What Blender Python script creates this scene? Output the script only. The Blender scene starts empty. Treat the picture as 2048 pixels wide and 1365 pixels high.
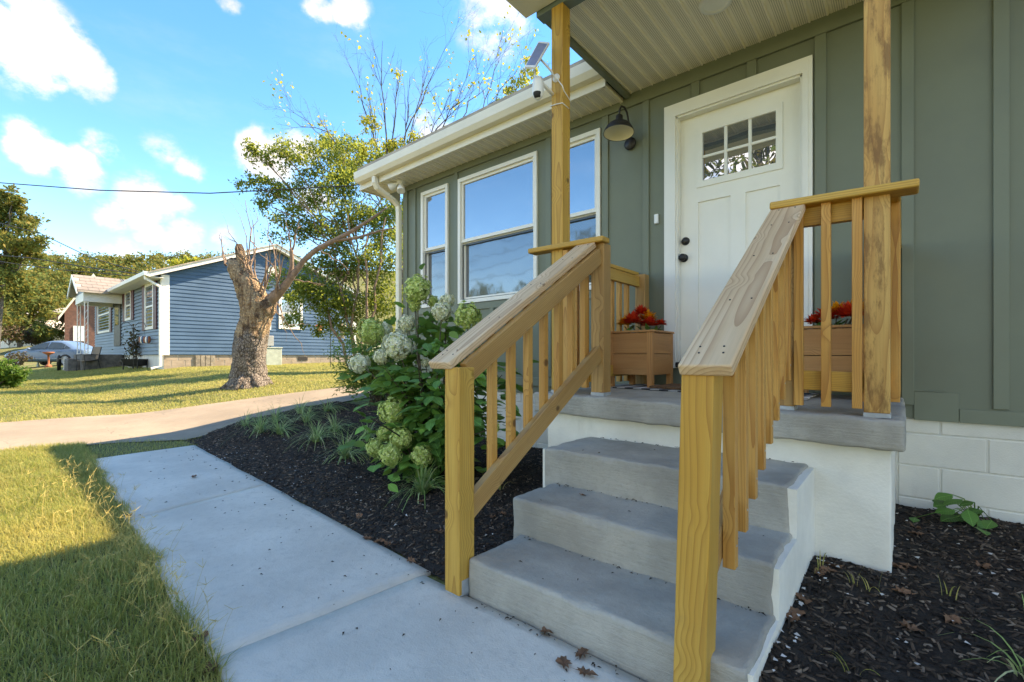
import bpy, bmesh, math, random
import numpy as np
from mathutils import Vector, Matrix, noise as mnoise
R = math.radians
sc = bpy.context.scene
COL = sc.collection
# ------------------------------------------------------------------ camera
# frame: X along the house front (right +), Y into the house, Z up; z = 0 is the camera's height
FOC, TH, CX, HY = 920.0, R(40.33), 1024.0, 715.0
cam = bpy.data.cameras.new('camera'); cam_o = bpy.data.objects.new('camera', cam); COL.objects.link(cam_o)
cam.sensor_width = 36; cam.lens = FOC/2048*36; cam.shift_y = (HY-682.5)/2048; cam.clip_start = .02; cam.clip_end = 3000
cam_o.rotation_euler = (R(90), 0, TH); sc.camera = cam_o
# ------------------------------------------------------------------ light
SUN = Vector((1.2, 2.9, 3.53)).normalized()          # towards the sun: behind the house, to the right
SUN_EL = math.asin(SUN.z); SUN_AZ = math.atan2(SUN.x, SUN.y)
SKY_STRENGTH, SUN_STRENGTH, EXPOSURE = .15, 3.7, 1.95
sc.view_settings.view_transform = 'Standard'; sc.view_settings.look = 'None'
sc.view_settings.exposure = EXPOSURE; sc.view_settings.gamma = 1
sc.view_settings.use_white_balance = True; sc.view_settings.white_balance_temperature = 8900; sc.view_settings.white_balance_tint = 14   # the photograph is balanced for the shade
sl = bpy.data.lights.new('sun', 'SUN'); sl.energy = SUN_STRENGTH; sl.angle = R(.53); sl.color = (1, .93, .82)
so = bpy.data.objects.new('sun', sl); COL.objects.link(so); so.rotation_euler = SUN.to_track_quat('Z', 'Y').to_euler(); so.location = (10, 20, 30)
sc.cycles.use_denoising = True
sc.cycles.max_bounces = 8; sc.cycles.diffuse_bounces = 4; sc.cycles.transparent_max_bounces = 12
sc.cycles.sample_clamp_indirect = 6
cS, cC = math.sin(TH), math.cos(TH)
def ray(px, py):
    t = (px-CX)/FOC
    return Vector((-cS+t*cC, cC+t*cS, -(py-HY)/FOC))
def atD(px, py, d): return ray(px, py)*d
def onX(px, py, X): r = ray(px, py); return r*(X/r.x)
def onY(px, py, Y): r = ray(px, py); return r*(Y/r.y)
def onZ(px, py, Z): r = ray(px, py); return r*(Z/r.z)

world = bpy.data.worlds.new('World'); sc.world = world; world.use_nodes = True
class NT:
    """tiny node-graph builder"""
    def __init__(s, tree):
        s.t = tree; s.n = tree.nodes; s.l = tree.links
    def new(s, typ, ins=None, **kw):
        nd = s.n.new(typ)
        for k, v in kw.items(): setattr(nd, k, v)
        for k, v in (ins or {}).items():
            if isinstance(v, bpy.types.NodeSocket): s.l.new(v, nd.inputs[k])
            elif v is not None: nd.inputs[k].default_value = v
        return nd
    def m(s, op, a, b=None, c=None, clamp=False):
        nd = s.n.new('ShaderNodeMath'); nd.operation = op; nd.use_clamp = clamp
        for i, v in enumerate((a, b, c)):
            if v is None: continue
            if isinstance(v, bpy.types.NodeSocket): s.l.new(v, nd.inputs[i])
            else: nd.inputs[i].default_value = v
        return nd.outputs[0]
    def vm(s, op, a, b=None):
        nd = s.n.new('ShaderNodeVectorMath'); nd.operation = op
        for i, v in enumerate((a, b)):
            if v is None: continue
            if isinstance(v, bpy.types.NodeSocket): s.l.new(v, nd.inputs[i])
            else: nd.inputs[i].default_value = v
        return nd.outputs['Value'] if op in ('DOT_PRODUCT', 'LENGTH', 'DISTANCE') else nd.outputs[0]
    def mix(s, f, a, b, blend='MIX'):
        nd = s.n.new('ShaderNodeMix'); nd.data_type = 'RGBA'; nd.blend_type = blend
        for i, v in ((0, f), (6, a), (7, b)):
            if isinstance(v, bpy.types.NodeSocket): s.l.new(v, nd.inputs[i])
            elif i == 0: nd.inputs[i].default_value = v
            else: nd.inputs[i].default_value = (*v[:3], 1)
        return nd.outputs[2]
    def mr(s, v, a, b, c=0., d=1., smooth=True):
        nd = s.n.new('ShaderNodeMapRange'); nd.interpolation_type = 'SMOOTHSTEP' if smooth else 'LINEAR'
        s.l.new(v, nd.inputs[0])
        for i, x in enumerate((a, b, c, d)): nd.inputs[i+1].default_value = x
        return nd.outputs[0]
    def noise(s, vec, scale, detail=4., rough=.55, dist=0.):
        nd = s.new('ShaderNodeTexNoise', {'Scale': scale, 'Detail': detail, 'Roughness': rough, 'Distortion': dist})
        if vec is not None: s.l.new(vec, nd.inputs['Vector'])
        return nd.outputs[0]
    def mapping(s, vec, scale=(1, 1, 1), loc=(0, 0, 0)):
        return s.new('ShaderNodeMapping', {'Vector': vec, 'Scale': scale, 'Location': loc}).outputs[0]

def build_world():
    t = NT(world.node_tree); t.n.clear()
    sky = t.new('ShaderNodeTexSky'); sky.sky_type = 'NISHITA'; sky.sun_disc = False
    sky.sun_elevation = SUN_EL; sky.sun_rotation = SUN_AZ; sky.air_density = .85; sky.dust_density = .0; sky.ozone_density = 2.0; sky.altitude = 100
    co = t.new('ShaderNodeTexCoord').outputs['Generated']
    # a layer of fair-weather cumulus: unseen noise puffs behind the camera, added as fill light, and the ones the photograph shows
    dirn = t.vm('NORMALIZE', co)
    warp = t.new('ShaderNodeTexNoise', {'Vector': dirn, 'Scale': 5., 'Detail': 5., 'Roughness': .6}).outputs['Color']
    w2 = t.vm('ADD', dirn, t.vm('SCALE', t.vm('SUBTRACT', warp, (.5, .5, .5))))
    sc_node = [n for n in t.n if n.bl_idname == 'ShaderNodeVectorMath' and n.operation == 'SCALE'][0]; sc_node.inputs['Scale'].default_value = .09
    puffs = [(95, 85, 92, 1.), (60, 135, 80, 1.), (175, 140, 70, 1.), (15, 80, 70, 1.), (80, 300, 62, .95), (150, 335, 58, .85), (210, 300, 45, .6), (285, 405, 62, .85), (225, 425, 45, .6), (350, 425, 38, .5),
             (505, 305, 48, .95), (545, 320, 55, .85), (600, 300, 45, .85), (640, 15, 45, .7), (690, 12, 50, .9), (460, 15, 28, .6), (980, 20, 90, .55), (1020, 60, 60, .5), (350, 480, 42, .75), (250, 500, 40, .5), (300, 470, 30, .8), (440, 480, 40, .4), (870, 270, 50, .7), (60, 500, 50, .35), (620, 400, 45, .5), (330, 310, 50, .35), (380, 345, 40, .4)]
    acc = None
    for px, py, rad, k in puffs:
        v = ray(px, py).normalized(); rad = rad/FOC/ray(px, py).length**1.5
        dd = t.vm('DISTANCE', w2, tuple(v))
        b = t.mr(dd, rad*1.4, rad*.2, 0, k)
        acc = b if acc is None else t.m('MAXIMUM', acc, b)
    fine = t.noise(dirn, 9., 7., .6)
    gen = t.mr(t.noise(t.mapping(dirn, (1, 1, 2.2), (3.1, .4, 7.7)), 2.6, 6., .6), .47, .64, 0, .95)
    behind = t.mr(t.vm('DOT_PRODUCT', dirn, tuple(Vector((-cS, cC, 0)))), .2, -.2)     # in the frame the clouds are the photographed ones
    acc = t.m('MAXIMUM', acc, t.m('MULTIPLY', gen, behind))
    wisp = t.mr(t.noise(t.mapping(dirn, (1, 1, 3)), 3.2, 6., .62), .5, .85, 0, .12)
    edge = t.m('SUBTRACT', t.noise(t.mapping(dirn, (1, 1, 1.5)), 17., 8., .66), .5)
    mask = t.mr(t.m('ADD', acc, t.m('MULTIPLY', edge, 2.3)), -.02, .95)
    mask = t.m('MULTIPLY', mask, t.mr(acc, .02, .45, 0, 1), clamp=True)
    mask = t.m('MAXIMUM', mask, wisp, clamp=True)
    up = t.mr(t.vm('DOT_PRODUCT', dirn, (0, 0, 1)), 0., .06)
    mask = t.m('MULTIPLY', mask, up)
    # clouds opposite the sun, out of view, are brightened as added fill light
    fill_gain = t.mr(t.vm('DOT_PRODUCT', dirn, tuple(Vector((SUN.x, SUN.y, 0)).normalized())), -.95, -.25, 2.7, .95, False)
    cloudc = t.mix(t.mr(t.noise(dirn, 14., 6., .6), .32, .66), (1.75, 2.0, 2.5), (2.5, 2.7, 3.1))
    cloudc = t.vm('MULTIPLY', cloudc, t.new('ShaderNodeCombineXYZ', {0: fill_gain, 1: fill_gain, 2: fill_gain}).outputs[0])
    hs = t.new('ShaderNodeHueSaturation', {'Color': sky.outputs[0], 'Saturation': 1.32}).outputs[0]
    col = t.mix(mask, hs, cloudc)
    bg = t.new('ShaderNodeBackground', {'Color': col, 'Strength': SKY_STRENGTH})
    out = t.new('ShaderNodeOutputWorld'); t.l.new(bg.outputs[0], out.inputs[0])
build_world()
# ------------------------------------------------------------------ object helpers
WM = {}                                   # world matrices of what is built, by object name
def thing(name, label, cat, loc=(0, 0, 0), group=None, rz=0.):
    o = bpy.data.objects.new(name, None); COL.objects.link(o); o.empty_display_size = .1
    M = Matrix.Translation(Vector(loc)) @ Matrix.Rotation(rz, 4, 'Z'); o.matrix_basis = M; WM[o.name] = M
    return tag(o, label, cat, group)
def tag(o, label=None, cat=None, group=None, kind=None):
    if label: o['label'] = label
    if cat: o['category'] = cat
    if group: o['group'] = group
    if kind: o['kind'] = kind
    return o
def link(name, me, mat, parent=None, M=None):
    o = bpy.data.objects.new(name, me); COL.objects.link(o)
    if mat is not None and not me.materials: me.materials.append(mat)
    M = M if M is not None else Matrix.Identity(4)
    if parent is not None:
        o.parent = parent; o.matrix_basis = WM[parent.name].inverted() @ M
    else: o.matrix_basis = M
    WM[o.name] = M
    return o
def np_mesh(name, V, F, smooth=False):
    """V (n,3), F either (m,k) array or list of index tuples"""
    me = bpy.data.meshes.new(name); V = np.asarray(V, dtype=np.float32)
    if isinstance(F, np.ndarray) and F.ndim == 2:
        m, k = F.shape
        me.vertices.add(len(V)); me.vertices.foreach_set('co', V.ravel())
        me.loops.add(m*k); me.loops.foreach_set('vertex_index', F.astype(np.int32).ravel())
        me.polygons.add(m); me.polygons.foreach_set('loop_start', np.arange(0, m*k, k, dtype=np.int32))
        me.update(calc_edges=True)
    else:
        me.from_pydata([tuple(map(float, v)) for v in V], [], [tuple(map(int, f)) for f in F]); me.update()
    if smooth: me.polygons.foreach_set('use_smooth', [True]*len(me.polygons))
    return me
def wobj(name, V, F, mat, parent=None, smooth=False, origin=None):
    """an object from world-space vertices, its origin at its own base centre"""
    V = np.asarray(V, dtype=float)
    o = np.array(origin) if origin is not None else np.array([(V[:, 0].min()+V[:, 0].max())/2, (V[:, 1].min()+V[:, 1].max())/2, V[:, 2].min()])
    return link(name, np_mesh(name, V-o, F, smooth), mat, parent, Matrix.Translation(Vector(o)))
_cache = {}
def bevel_box(L, W, H, r, seg=2, mat=None):
    key = (round(L, 4), round(W, 4), round(H, 4), round(r, 4), seg, mat.name if mat else '')
    if key in _cache: return _cache[key]
    bm = bmesh.new(); bmesh.ops.create_cube(bm, size=1)
    for v in bm.verts: v.co = Vector((v.co.x*L, v.co.y*W, v.co.z*H))
    if r > 0: bmesh.ops.bevel(bm, geom=bm.edges[:], offset=min(r, .45*min(L, W, H)), segments=seg, profile=.5, affect='EDGES')
    me = bpy.data.meshes.new('box'); bm.to_mesh(me); bm.free()
    if mat: me.materials.append(mat)
    _cache[key] = me
    return me
def box(name, lo, hi, mat, parent=None, r=.003, seg=1):
    lo, hi = Vector(lo), Vector(hi); s = hi-lo; c = (lo+hi)/2
    return link(name, bevel_box(s.x, s.y, s.z, r, seg, mat), None, parent, Matrix.Translation(c))
def board(name, p0, p1, w, t, mat, parent=None, up=(0, 0, 1), r=.003, seg=2):
    """a sawn piece from p0 to p1; local X runs along the grain, Y is the width w, Z (near `up`) the thickness t"""
    p0, p1 = Vector(p0), Vector(p1); x = (p1-p0); L = x.length; x.normalize()
    y = Vector(up).cross(x).normalized(); z = x.cross(y)
    M = Matrix.Translation((p0+p1)/2) @ Matrix((x, y, z)).transposed().to_4x4()
    return link(name, bevel_box(L, w, t, r, seg, mat), None, parent, M)
def prism(name, prof, axis, a, b, mat, parent=None, smooth=False):
    """extrude a closed 2-D profile; axis 'x': prof=(y,z), 'y': (x,z), 'z': (x,y)"""
    n = len(prof); V = []
    for e in (a, b):
        for u, v in prof: V.append({'x': (e, u, v), 'y': (u, e, v), 'z': (u, v, e)}[axis])
    F = [tuple(range(n)), tuple(range(2*n-1, n-1, -1))]+[(i+n, (i+1) % n+n, (i+1) % n, i) for i in range(n)]
    o = wobj(name, V, F, mat, parent, smooth)
    bm = bmesh.new(); bm.from_mesh(o.data); bmesh.ops.recalc_face_normals(bm, faces=bm.faces[:]); bm.to_mesh(o.data); bm.free()
    return o
def fix_normals(o):
    bm = bmesh.new(); bm.from_mesh(o.data); bmesh.ops.recalc_face_normals(bm, faces=bm.faces[:]); bm.to_mesh(o.data); bm.free(); return o
def rbox_arrays(lo, hi, r, cell):
    """surface grid of a box with rounded edges"""
    lo, hi = np.array(lo, float), np.array(hi, float); Vs, Fs, off = [], [], 0
    for ax in range(3):
        u, v = (ax+1) % 3, (ax+2) % 3
        def ticks(a, b):
            n = max(2, int((b-a)/cell)+1); base = np.linspace(a, b, n)
            return np.unique(np.round(np.concatenate([base, [a+r*.5, a+r, b-r, b-r*.5]]), 5))
        tu, tv = ticks(lo[u], hi[u]), ticks(lo[v], hi[v])
        for side in (0, 1):
            U, Vv = np.meshgrid(tu, tv, indexing='ij'); P = np.zeros(U.shape+(3,))
            P[..., ax] = hi[ax] if side else lo[ax]; P[..., u] = U; P[..., v] = Vv
            a, b = U.shape; idx = np.arange(a*b).reshape(a, b)+off
            q = np.stack([idx[:-1, :-1], idx[1:, :-1], idx[1:, 1:], idx[:-1, 1:]], -1).reshape(-1, 4)
            if not side: q = q[:, ::-1]
            Vs.append(P.reshape(-1, 3)); Fs.append(q); off += a*b
    V = np.concatenate(Vs); F = np.concatenate(Fs)
    Q = np.clip(V, lo+r, hi-r); Dv = V-Q; n = np.linalg.norm(Dv, axis=1, keepdims=True)
    V = Q+np.where(n > 1e-9, Dv/np.maximum(n, 1e-9)*r, 0)
    return V, F, lo, hi
def rough_box(name, lo, hi, mat, parent=None, r=.014, cell=.03, amp=.004, freq=9., fn=None, edge=0.):
    V, F, lo_, hi_ = rbox_arrays(lo, hi, r, cell)
    c = (lo_+hi_)/2; N = (V-c)/(hi_-lo_)*2
    for i, p in enumerate(V):
        v = Vector(p)
        k = mnoise.noise_vector(v*freq)*amp+mnoise.noise_vector(v*freq*3.7)*amp*.4
        e = sorted(abs(N[i]))[1]                     # close to an edge: chips
        if edge and e > .9: k += -Vector(N[i]).normalized()*max(0., mnoise.noise(v*14)+.15)*edge
        V[i] += np.array(k)
        if fn: V[i] = fn(V[i])
    bm_o = wobj(name, V, F, mat, parent, True)
    bm = bmesh.new(); bm.from_mesh(bm_o.data); bmesh.ops.remove_doubles(bm, verts=bm.verts[:], dist=.0006); bm.to_mesh(bm_o.data); bm.free()
    bm_o.data.polygons.foreach_set('use_smooth', [True]*len(bm_o.data.polygons))
    return bm_o
def tube_arrays(pts, radii, n=6, cap=True):
    pts = [Vector(p) for p in pts]; V, F = [], []
    ref = Vector((.31, .17, .93)).normalized()
    for i, p in enumerate(pts):
        d = (pts[min(i+1, len(pts)-1)]-pts[max(i-1, 0)]).normalized()
        a = d.cross(ref)
        if a.length < .05: a = d.cross(Vector((1, 0, 0)))
        a.normalize(); b = d.cross(a)
        for k in range(n):
            an = 2*math.pi*k/n; V.append(p+(a*math.cos(an)+b*math.sin(an))*radii[i])
    for i in range(len(pts)-1):
        for k in range(n):
            F.append((i*n+k, i*n+(k+1) % n, (i+1)*n+(k+1) % n, (i+1)*n+k))
    if cap: F += [tuple(range(n-1, -1, -1)), tuple(range((len(pts)-1)*n, len(pts)*n))]
    return V, F
class MB:
    """collects pieces of ONE part"""
    def __init__(s): s.V, s.F = [], []
    def add(s, V, F):
        o = len(s.V); s.V += [tuple(v) for v in V]; s.F += [tuple(i+o for i in f) for f in F]; return s
    def tube(s, pts, radii, n=6, cap=True):
        if not hasattr(radii, '__len__'): radii = [radii]*len(pts)
        return s.add(*tube_arrays(pts, radii, n, cap))
    def box(s, lo, hi):
        x0, y0, z0 = lo; x1, y1, z1 = hi
        V = [(x0, y0, z0), (x1, y0, z0), (x1, y1, z0), (x0, y1, z0), (x0, y0, z1), (x1, y0, z1), (x1, y1, z1), (x0, y1, z1)]
        return s.add(V, [(3, 2, 1, 0), (4, 5, 6, 7), (0, 1, 5, 4), (1, 2, 6, 5), (2, 3, 7, 6), (3, 0, 4, 7)])
    def lathe(s, c, prof, n=20, tilt=None):
        """prof: (radius, height) pairs turned about z at c, optionally tilted by a rotation matrix"""
        V, F = [], []
        for r, h in prof:
            for k in range(n):
                a = 2*math.pi*k/n; v = Vector((r*math.cos(a), r*math.sin(a), h))
                if tilt is not None: v = tilt @ v
                V.append(Vector(c)+v)
        for i in range(len(prof)-1):
            for k in range(n): F.append((i*n+k, i*n+(k+1) % n, (i+1)*n+(k+1) % n, (i+1)*n+k))
        return s.add(V, F)
    def build(s, name, mat, parent=None, smooth=False): return wobj(name, s.V, s.F, mat, parent, smooth)
def leaf_arrays(C, U, N, L, Wd, fold=.12):
    """folded pointed leaves: base C, along U, facing N"""
    U = U/np.linalg.norm(U, axis=1, keepdims=True); S = np.cross(N, U); S /= np.maximum(np.linalg.norm(S, axis=1, keepdims=True), 1e-6)
    N2 = np.cross(U, S); L = L[:, None]; Wd = Wd[:, None]
    a = C; b = C+U*L*.42+S*Wd*.5+N2*Wd*fold; c = C+U*L-N2*L*.1; d = C+U*L*.42-S*Wd*.5+N2*Wd*fold
    n = len(C); V = np.stack([a, b, c, d], 1).reshape(-1, 3); i = np.arange(n)*4
    F = np.concatenate([np.stack([i, i+1, i+2], 1), np.stack([i, i+2, i+3], 1)])
    return V, F
def rand_dirs(rng, n, up=0.):
    d = rng.normal(size=(n, 3)); d[:, 2] += up; return d/np.linalg.norm(d, axis=1, keepdims=True)
def copy_tree(o, M, label=None, group=None):
    """a copy of a thing with its parts and sub-parts, its root at world matrix M"""
    c = o.copy(); COL.objects.link(c); c.matrix_basis = M; WM[c.name] = M
    if label: c['label'] = label
    if group: c['group'] = group
    for ch in [x for x in list(bpy.data.objects) if x.parent == o]:
        k = ch.copy(); COL.objects.link(k); k.parent = c
        for g2 in [x for x in list(bpy.data.objects) if x.parent == ch]:
            q = g2.copy(); COL.objects.link(q); q.parent = k
    return c
# ------------------------------------------------------------------ terrain
def sstep(a, b, x):
    t = min(1., max(0., (x-a)/(b-a))); return t*t*(3-2*t)
def g(x, y):
    """lawn height: level by the walk, rising past the drive towards the neighbour"""
    w = sstep(-3.4, -5.6, x)
    z = -1.005+.0225*min(max(0., -x-6.4), 14.)+w*(.125*min(max(0., y-1.75), 3.)+.02*min(max(0., y-5.), 12.))
    if x < -44: z += .055*min(-x-44, 30)
    return z
def hit(px, py, dz=0.):
    r = ray(px, py); lo, hi = .5, 90.
    for k in range(1, 900):
        d = .5+k*.1; p = r*d
        if p.z < g(p.x, p.y)+dz: lo, hi = d-.1, d; break
    for _ in range(30):
        m = (lo+hi)/2; p = r*m
        if p.z < g(p.x, p.y)+dz: hi = m
        else: lo = m
    return r*hi
# ------------------------------------------------------------------ materials
def srgb(r, g_, b):
    f = lambda c: (c/255/12.92) if c/255 <= .04045 else ((c/255+.055)/1.055)**2.4
    return (f(r), f(g_), f(b))
def newmat(name):
    m = bpy.data.materials.new(name); m.use_nodes = True; t = NT(m.node_tree); t.n.clear()
    return m, t
def finish(t, color, rough=.6, bump=None, bstr=.3, bdist=.01, **kw):
    p = t.new('ShaderNodeBsdfPrincipled')
    for k, v in {'Base Color': color, 'Roughness': rough, **{k.replace('_', ' '): v for k, v in kw.items()}}.items():
        if isinstance(v, bpy.types.NodeSocket): t.l.new(v, p.inputs[k])
        elif k == 'Base Color': p.inputs[k].default_value = (*v[:3], 1)
        else: p.inputs[k].default_value = v
    if bump is not None:
        b = t.new('ShaderNodeBump', {'Height': bump, 'Strength': bstr, 'Distance': bdist}); t.l.new(b.outputs[0], p.inputs['Normal'])
    o = t.new('ShaderNodeOutputMaterial'); t.l.new(p.outputs[0], o.inputs[0])
    return p
def objco(t): return t.new('ShaderNodeTexCoord').outputs['Object']
def worldco(t): return t.new('ShaderNodeNewGeometry').outputs['Position']
def paint(name, c, rough=.5, var=.08, scale=3., bump=.05, bscale=60., stain=None):
    """painted or plain surface with faint unevenness"""
    m, t = newmat(name); v = worldco(t)
    n = t.noise(v, scale, 5., .6); c2 = tuple(x*(1-var*2) for x in c); c1 = tuple(min(1, x*(1+var)) for x in c)
    col = t.mix(t.mr(n, .3, .7), c2, c1)
    if stain:
        k = t.mr(t.noise(t.mapping(v, (1, 1, .35)), stain[1], 6., .65), .58, .74, 0, stain[2]); col = t.mix(k, col, stain[0])
    finish(t, col, t.mr(n, .2, .8, rough*.85, min(1, rough*1.15)), t.noise(v, bscale, 3., .6), bump, .004)
    return m
def wood(name, light, mid, dark, ring=.008, rough=.6, streak=.35, stain=0.):
    """sawn pine: growth rings cut by the board, streaks, knots; local X is the grain"""
    m, t = newmat(name); o = t.new('ShaderNodeTexCoord').outputs['Object']
    rnd = t.new('ShaderNodeObjectInfo').outputs['Random']
    sep = t.new('ShaderNodeSeparateXYZ', {0: o})
    X = t.m('ADD', sep.outputs[0], t.m('MULTIPLY', rnd, 57.))
    Y = t.m('ADD', sep.outputs[1], t.m('MULTIPLY_ADD', rnd, .12, -.06))
    Z = t.m('ADD', sep.outputs[2], t.m('MULTIPLY_ADD', t.m('FRACT', t.m('MULTIPLY', rnd, 7.3)), .07, .03))
    P = t.new('ShaderNodeCombineXYZ', {0: X, 1: Y, 2: Z}).outputs[0]
    wob = t.noise(t.mapping(P, (.9, 4, 4)), 1., 2., .5)
    vo = t.new('ShaderNodeTexVoronoi', {'Vector': t.mapping(P, (4.6, 5.2, 5.2)), 'Scale': 1., 'Randomness': 1.})
    kd = vo.outputs['Distance']
    knot = t.mr(kd, .36, .02, 0, .024)
    r = t.m('SQRT', t.m('ADD', t.m('MULTIPLY', Y, Y), t.m('MULTIPLY', Z, Z)))
    r = t.m('ADD', t.m('MULTIPLY_ADD', wob, .045, r), knot)
    fr = t.m('FRACT', t.m('DIVIDE', r, ring))
    late = t.m('POWER', fr, 3.2)
    st = t.noise(t.mapping(P, (4, 160, 160)), 1., 3., .6)
    tone = t.noise(t.mapping(P, (.9, 9, 9)), 1., 3., .6)
    base = t.mix(t.mr(tone, .3, .7), light, mid)
    col = t.mix(t.m('MULTIPLY', late, .75), base, dark)
    col = t.mix(t.mr(st, .42, .75, 0, streak), col, tuple(x*.62 for x in mid))
    core = t.mr(kd, .12, .06)
    col = t.mix(t.m('MULTIPLY', core, .85), col, tuple(x*.28 for x in dark))
    if stain:
        k = t.mr(t.noise(t.mapping(P, (2.2, 9, 9)), 1., 7., .75), .47, .60, 0, stain); col = t.mix(k, col, tuple(x*.45 for x in dark))
    col = t.mix(t.m('MULTIPLY', t.m('FRACT', t.m('MULTIPLY', rnd, 13.7)), .25), col, tuple(x*.8 for x in dark))
    grime = t.mr(t.noise(worldco(t), 7., 6., .7), .58, .75, 0, .18); col = t.mix(grime, col, (.10, .08, .06))
    hgt = t.m('ADD', t.m('MULTIPLY', late, .5), st)
    finish(t, col, rough, hgt, .35, .0016)
    return m
M = {}
M['wood'] = wood('treated_pine', srgb(214, 172, 84), srgb(200, 150, 60), srgb(156, 104, 36))
M['wood_baluster'] = wood('baluster_pine', srgb(220, 170, 94), srgb(208, 148, 70), srgb(164, 102, 42), ring=.006)
M['wood_stained'] = wood('mouldy_pine', srgb(214, 172, 100), srgb(200, 150, 80), srgb(160, 108, 50), stain=.75)
M['wood_rail'] = wood('rail_pine', srgb(196, 156, 98), srgb(180, 136, 78), srgb(140, 96, 48))
M['wood_cap'] = wood('weathered_cap_pine', srgb(226, 198, 162), srgb(210, 176, 136), srgb(164, 120, 84), ring=.012, rough=.75, streak=.25)
M['wood_cedar'] = wood('cedar', srgb(208, 152, 94), srgb(192, 132, 76), srgb(146, 92, 46), ring=.007)
GREEN = srgb(113, 120, 103)
M['siding'] = paint('sage_siding', GREEN, .55, .05, 1.6, .06, 90)
M['trim_green'] = paint('sage_trim', tuple(x*1.04 for x in GREEN), .5, .04, 2.2, .05, 90)
M['beam_green'] = paint('grey_green_beam', srgb(108, 124, 124), .5, .04)
M['cream'] = paint('cream_metal', srgb(236, 228, 208), .38, .03, 2., .02)
M['white'] = paint('white_vinyl', srgb(236, 234, 226), .4, .02, 3., .02)
M['door'] = paint('cream_door', srgb(243, 240, 230), .42, .02, 2., .03, 120)
M['block'] = paint('painted_block', srgb(222, 219, 208), .7, .05, 2.5, .5, 140, (srgb(120, 112, 96), 3.2, .35))
M['mortar'] = paint('painted_mortar', srgb(214, 211, 200), .8, .06, 3., .4, 90)
M['stucco'] = paint('white_stucco', srgb(228, 225, 214), .72, .05, 4., .6, 70, (srgb(130, 122, 105), 2.6, .3))
M['black'] = paint('black_metal', (.012, .012, .013), .45, .05)
M['dark_metal'] = paint('bronze_lamp', srgb(40, 38, 40), .5, .06, 6., .05)
M['galv'] = paint('galvanised', srgb(170, 176, 178), .35, .12, 14., .05)
M['grey_plastic'] = paint('grey_plastic', srgb(150, 152, 150), .5, .04)
M['pvc'] = paint('white_plastic', srgb(238, 238, 236), .35, .02)
def concrete(name, c, rough=.85, crack=.5, scale=1., stains=.25, brush=False):
    m, t = newmat(name); v = worldco(t)
    big = t.noise(v, 1.7*scale, 6., .62); small = t.noise(v, 26*scale, 6., .65); speck = t.noise(v, 190*scale, 2., .6)
    col = t.mix(t.mr(big, .3, .72), tuple(x*(1-.75*stains) for x in c), tuple(min(1, x*1.08) for x in c))
    col = t.mix(t.mr(small, .48, .72, 0, .42), col, tuple(x*.7 for x in c))
    col = t.mix(t.mr(speck, .62, .78, 0, .35), col, tuple(x*.5 for x in c))
    h = t.m('ADD', small, t.m('MULTIPLY', speck, .35))
    if brush: h = t.m('ADD', h, t.noise(t.mapping(v, (9, 9, 85)), 1., 4., .6))
    if crack:
        vo = t.new('ShaderNodeTexVoronoi', {'Vector': t.vm('ADD', v, t.vm('MULTIPLY', t.new('ShaderNodeTexNoise', {'Vector': v, 'Scale': 5.}).outputs['Color'], (.25, .25, .25))), 'Scale': .55}); vo.feature = 'DISTANCE_TO_EDGE'
        ck = t.mr(vo.outputs['Distance'], .006, .0, 0, crack); col = t.mix(ck, col, tuple(x*.3 for x in c)); h = t.m('SUBTRACT', h, ck)
    finish(t, col, rough, h, .7, .007)
    return m
M['walk'] = concrete('walk_concrete', srgb(206, 200, 188), .9, .0, 1., .22)
M['steps'] = concrete('grey_painted_concrete', srgb(172, 168, 158), .7, 0., 1.6, .42, True)
M['drive'] = concrete('drive_concrete', srgb(140, 127, 110), .92, .35, .6, .3)
def mulch():
    m, t = newmat('dark_mulch'); v = worldco(t)
    n = t.noise(v, 60., 6., .7); col = t.mix(t.mr(n, .3, .75), (.010, .0075, .006), (.042, .030, .022))
    finish(t, col, .95, n, .9, .02); return m
M['mulch'] = mulch()
def island(name, cols, rough=.6, trans=0., bump=None, spec=.3):
    """each loose piece its own shade; cols = [(pos, colour)...]"""
    m, t = newmat(name)
    rnd = t.new('ShaderNodeNewGeometry').outputs['Random Per Island']
    cr = t.new('ShaderNodeValToRGB', {0: rnd}); e = cr.color_ramp.elements
    e[0].position, e[0].color = cols[0][0], (*cols[0][1], 1); e[1].position, e[1].color = cols[-1][0], (*cols[-1][1], 1)
    for p_, c_ in cols[1:-1]: x = e.new(p_); x.color = (*c_, 1)
    col = t.mix(t.mr(t.noise(worldco(t), 1.3, 3.), .35, .75, 0, .3), cr.outputs[0], tuple(x*.6 for x in cols[0][1]))
    if name == 'lawn_blades': col = t.mix(t.mr(t.noise(worldco(t), .8, 5., .65), .46, .64, 0, .6), col, (.44, .38, .12))
    p = finish(t, col, rough); p.inputs['Specular IOR Level'].default_value = spec
    if trans:
        tr = t.new('ShaderNodeBsdfTranslucent', {'Color': t.mix(.5, col, tuple(min(1, x*1.7) for x in cols[-1][1]))})
        mx = t.new('ShaderNodeMixShader', {0: trans, 1: p.outputs[0], 2: tr.outputs[0]})
        t.l.new(mx.outputs[0], [n for n in t.n if n.bl_idname == 'ShaderNodeOutputMaterial'][0].inputs[0])
    return m
M['chips'] = island('mulch_chips', [(0, (.012, .009, .007)), (.5, (.042, .029, .021)), (.85, (.10, .068, .046)), (1, (.26, .20, .15))], .85)
M['grass'] = island('lawn_blades', [(0, (.11, .17, .025)), (.5, (.22, .27, .045)), (.85, (.36, .35, .08)), (1, (.55, .47, .2))], .6, .5)
M['leaf_hyd'] = island('hydrangea_leaf', [(0, (.055, .13, .025)), (.6, (.11, .23, .04)), (1, (.22, .36, .07))], .5, .35, spec=.3)
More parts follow.
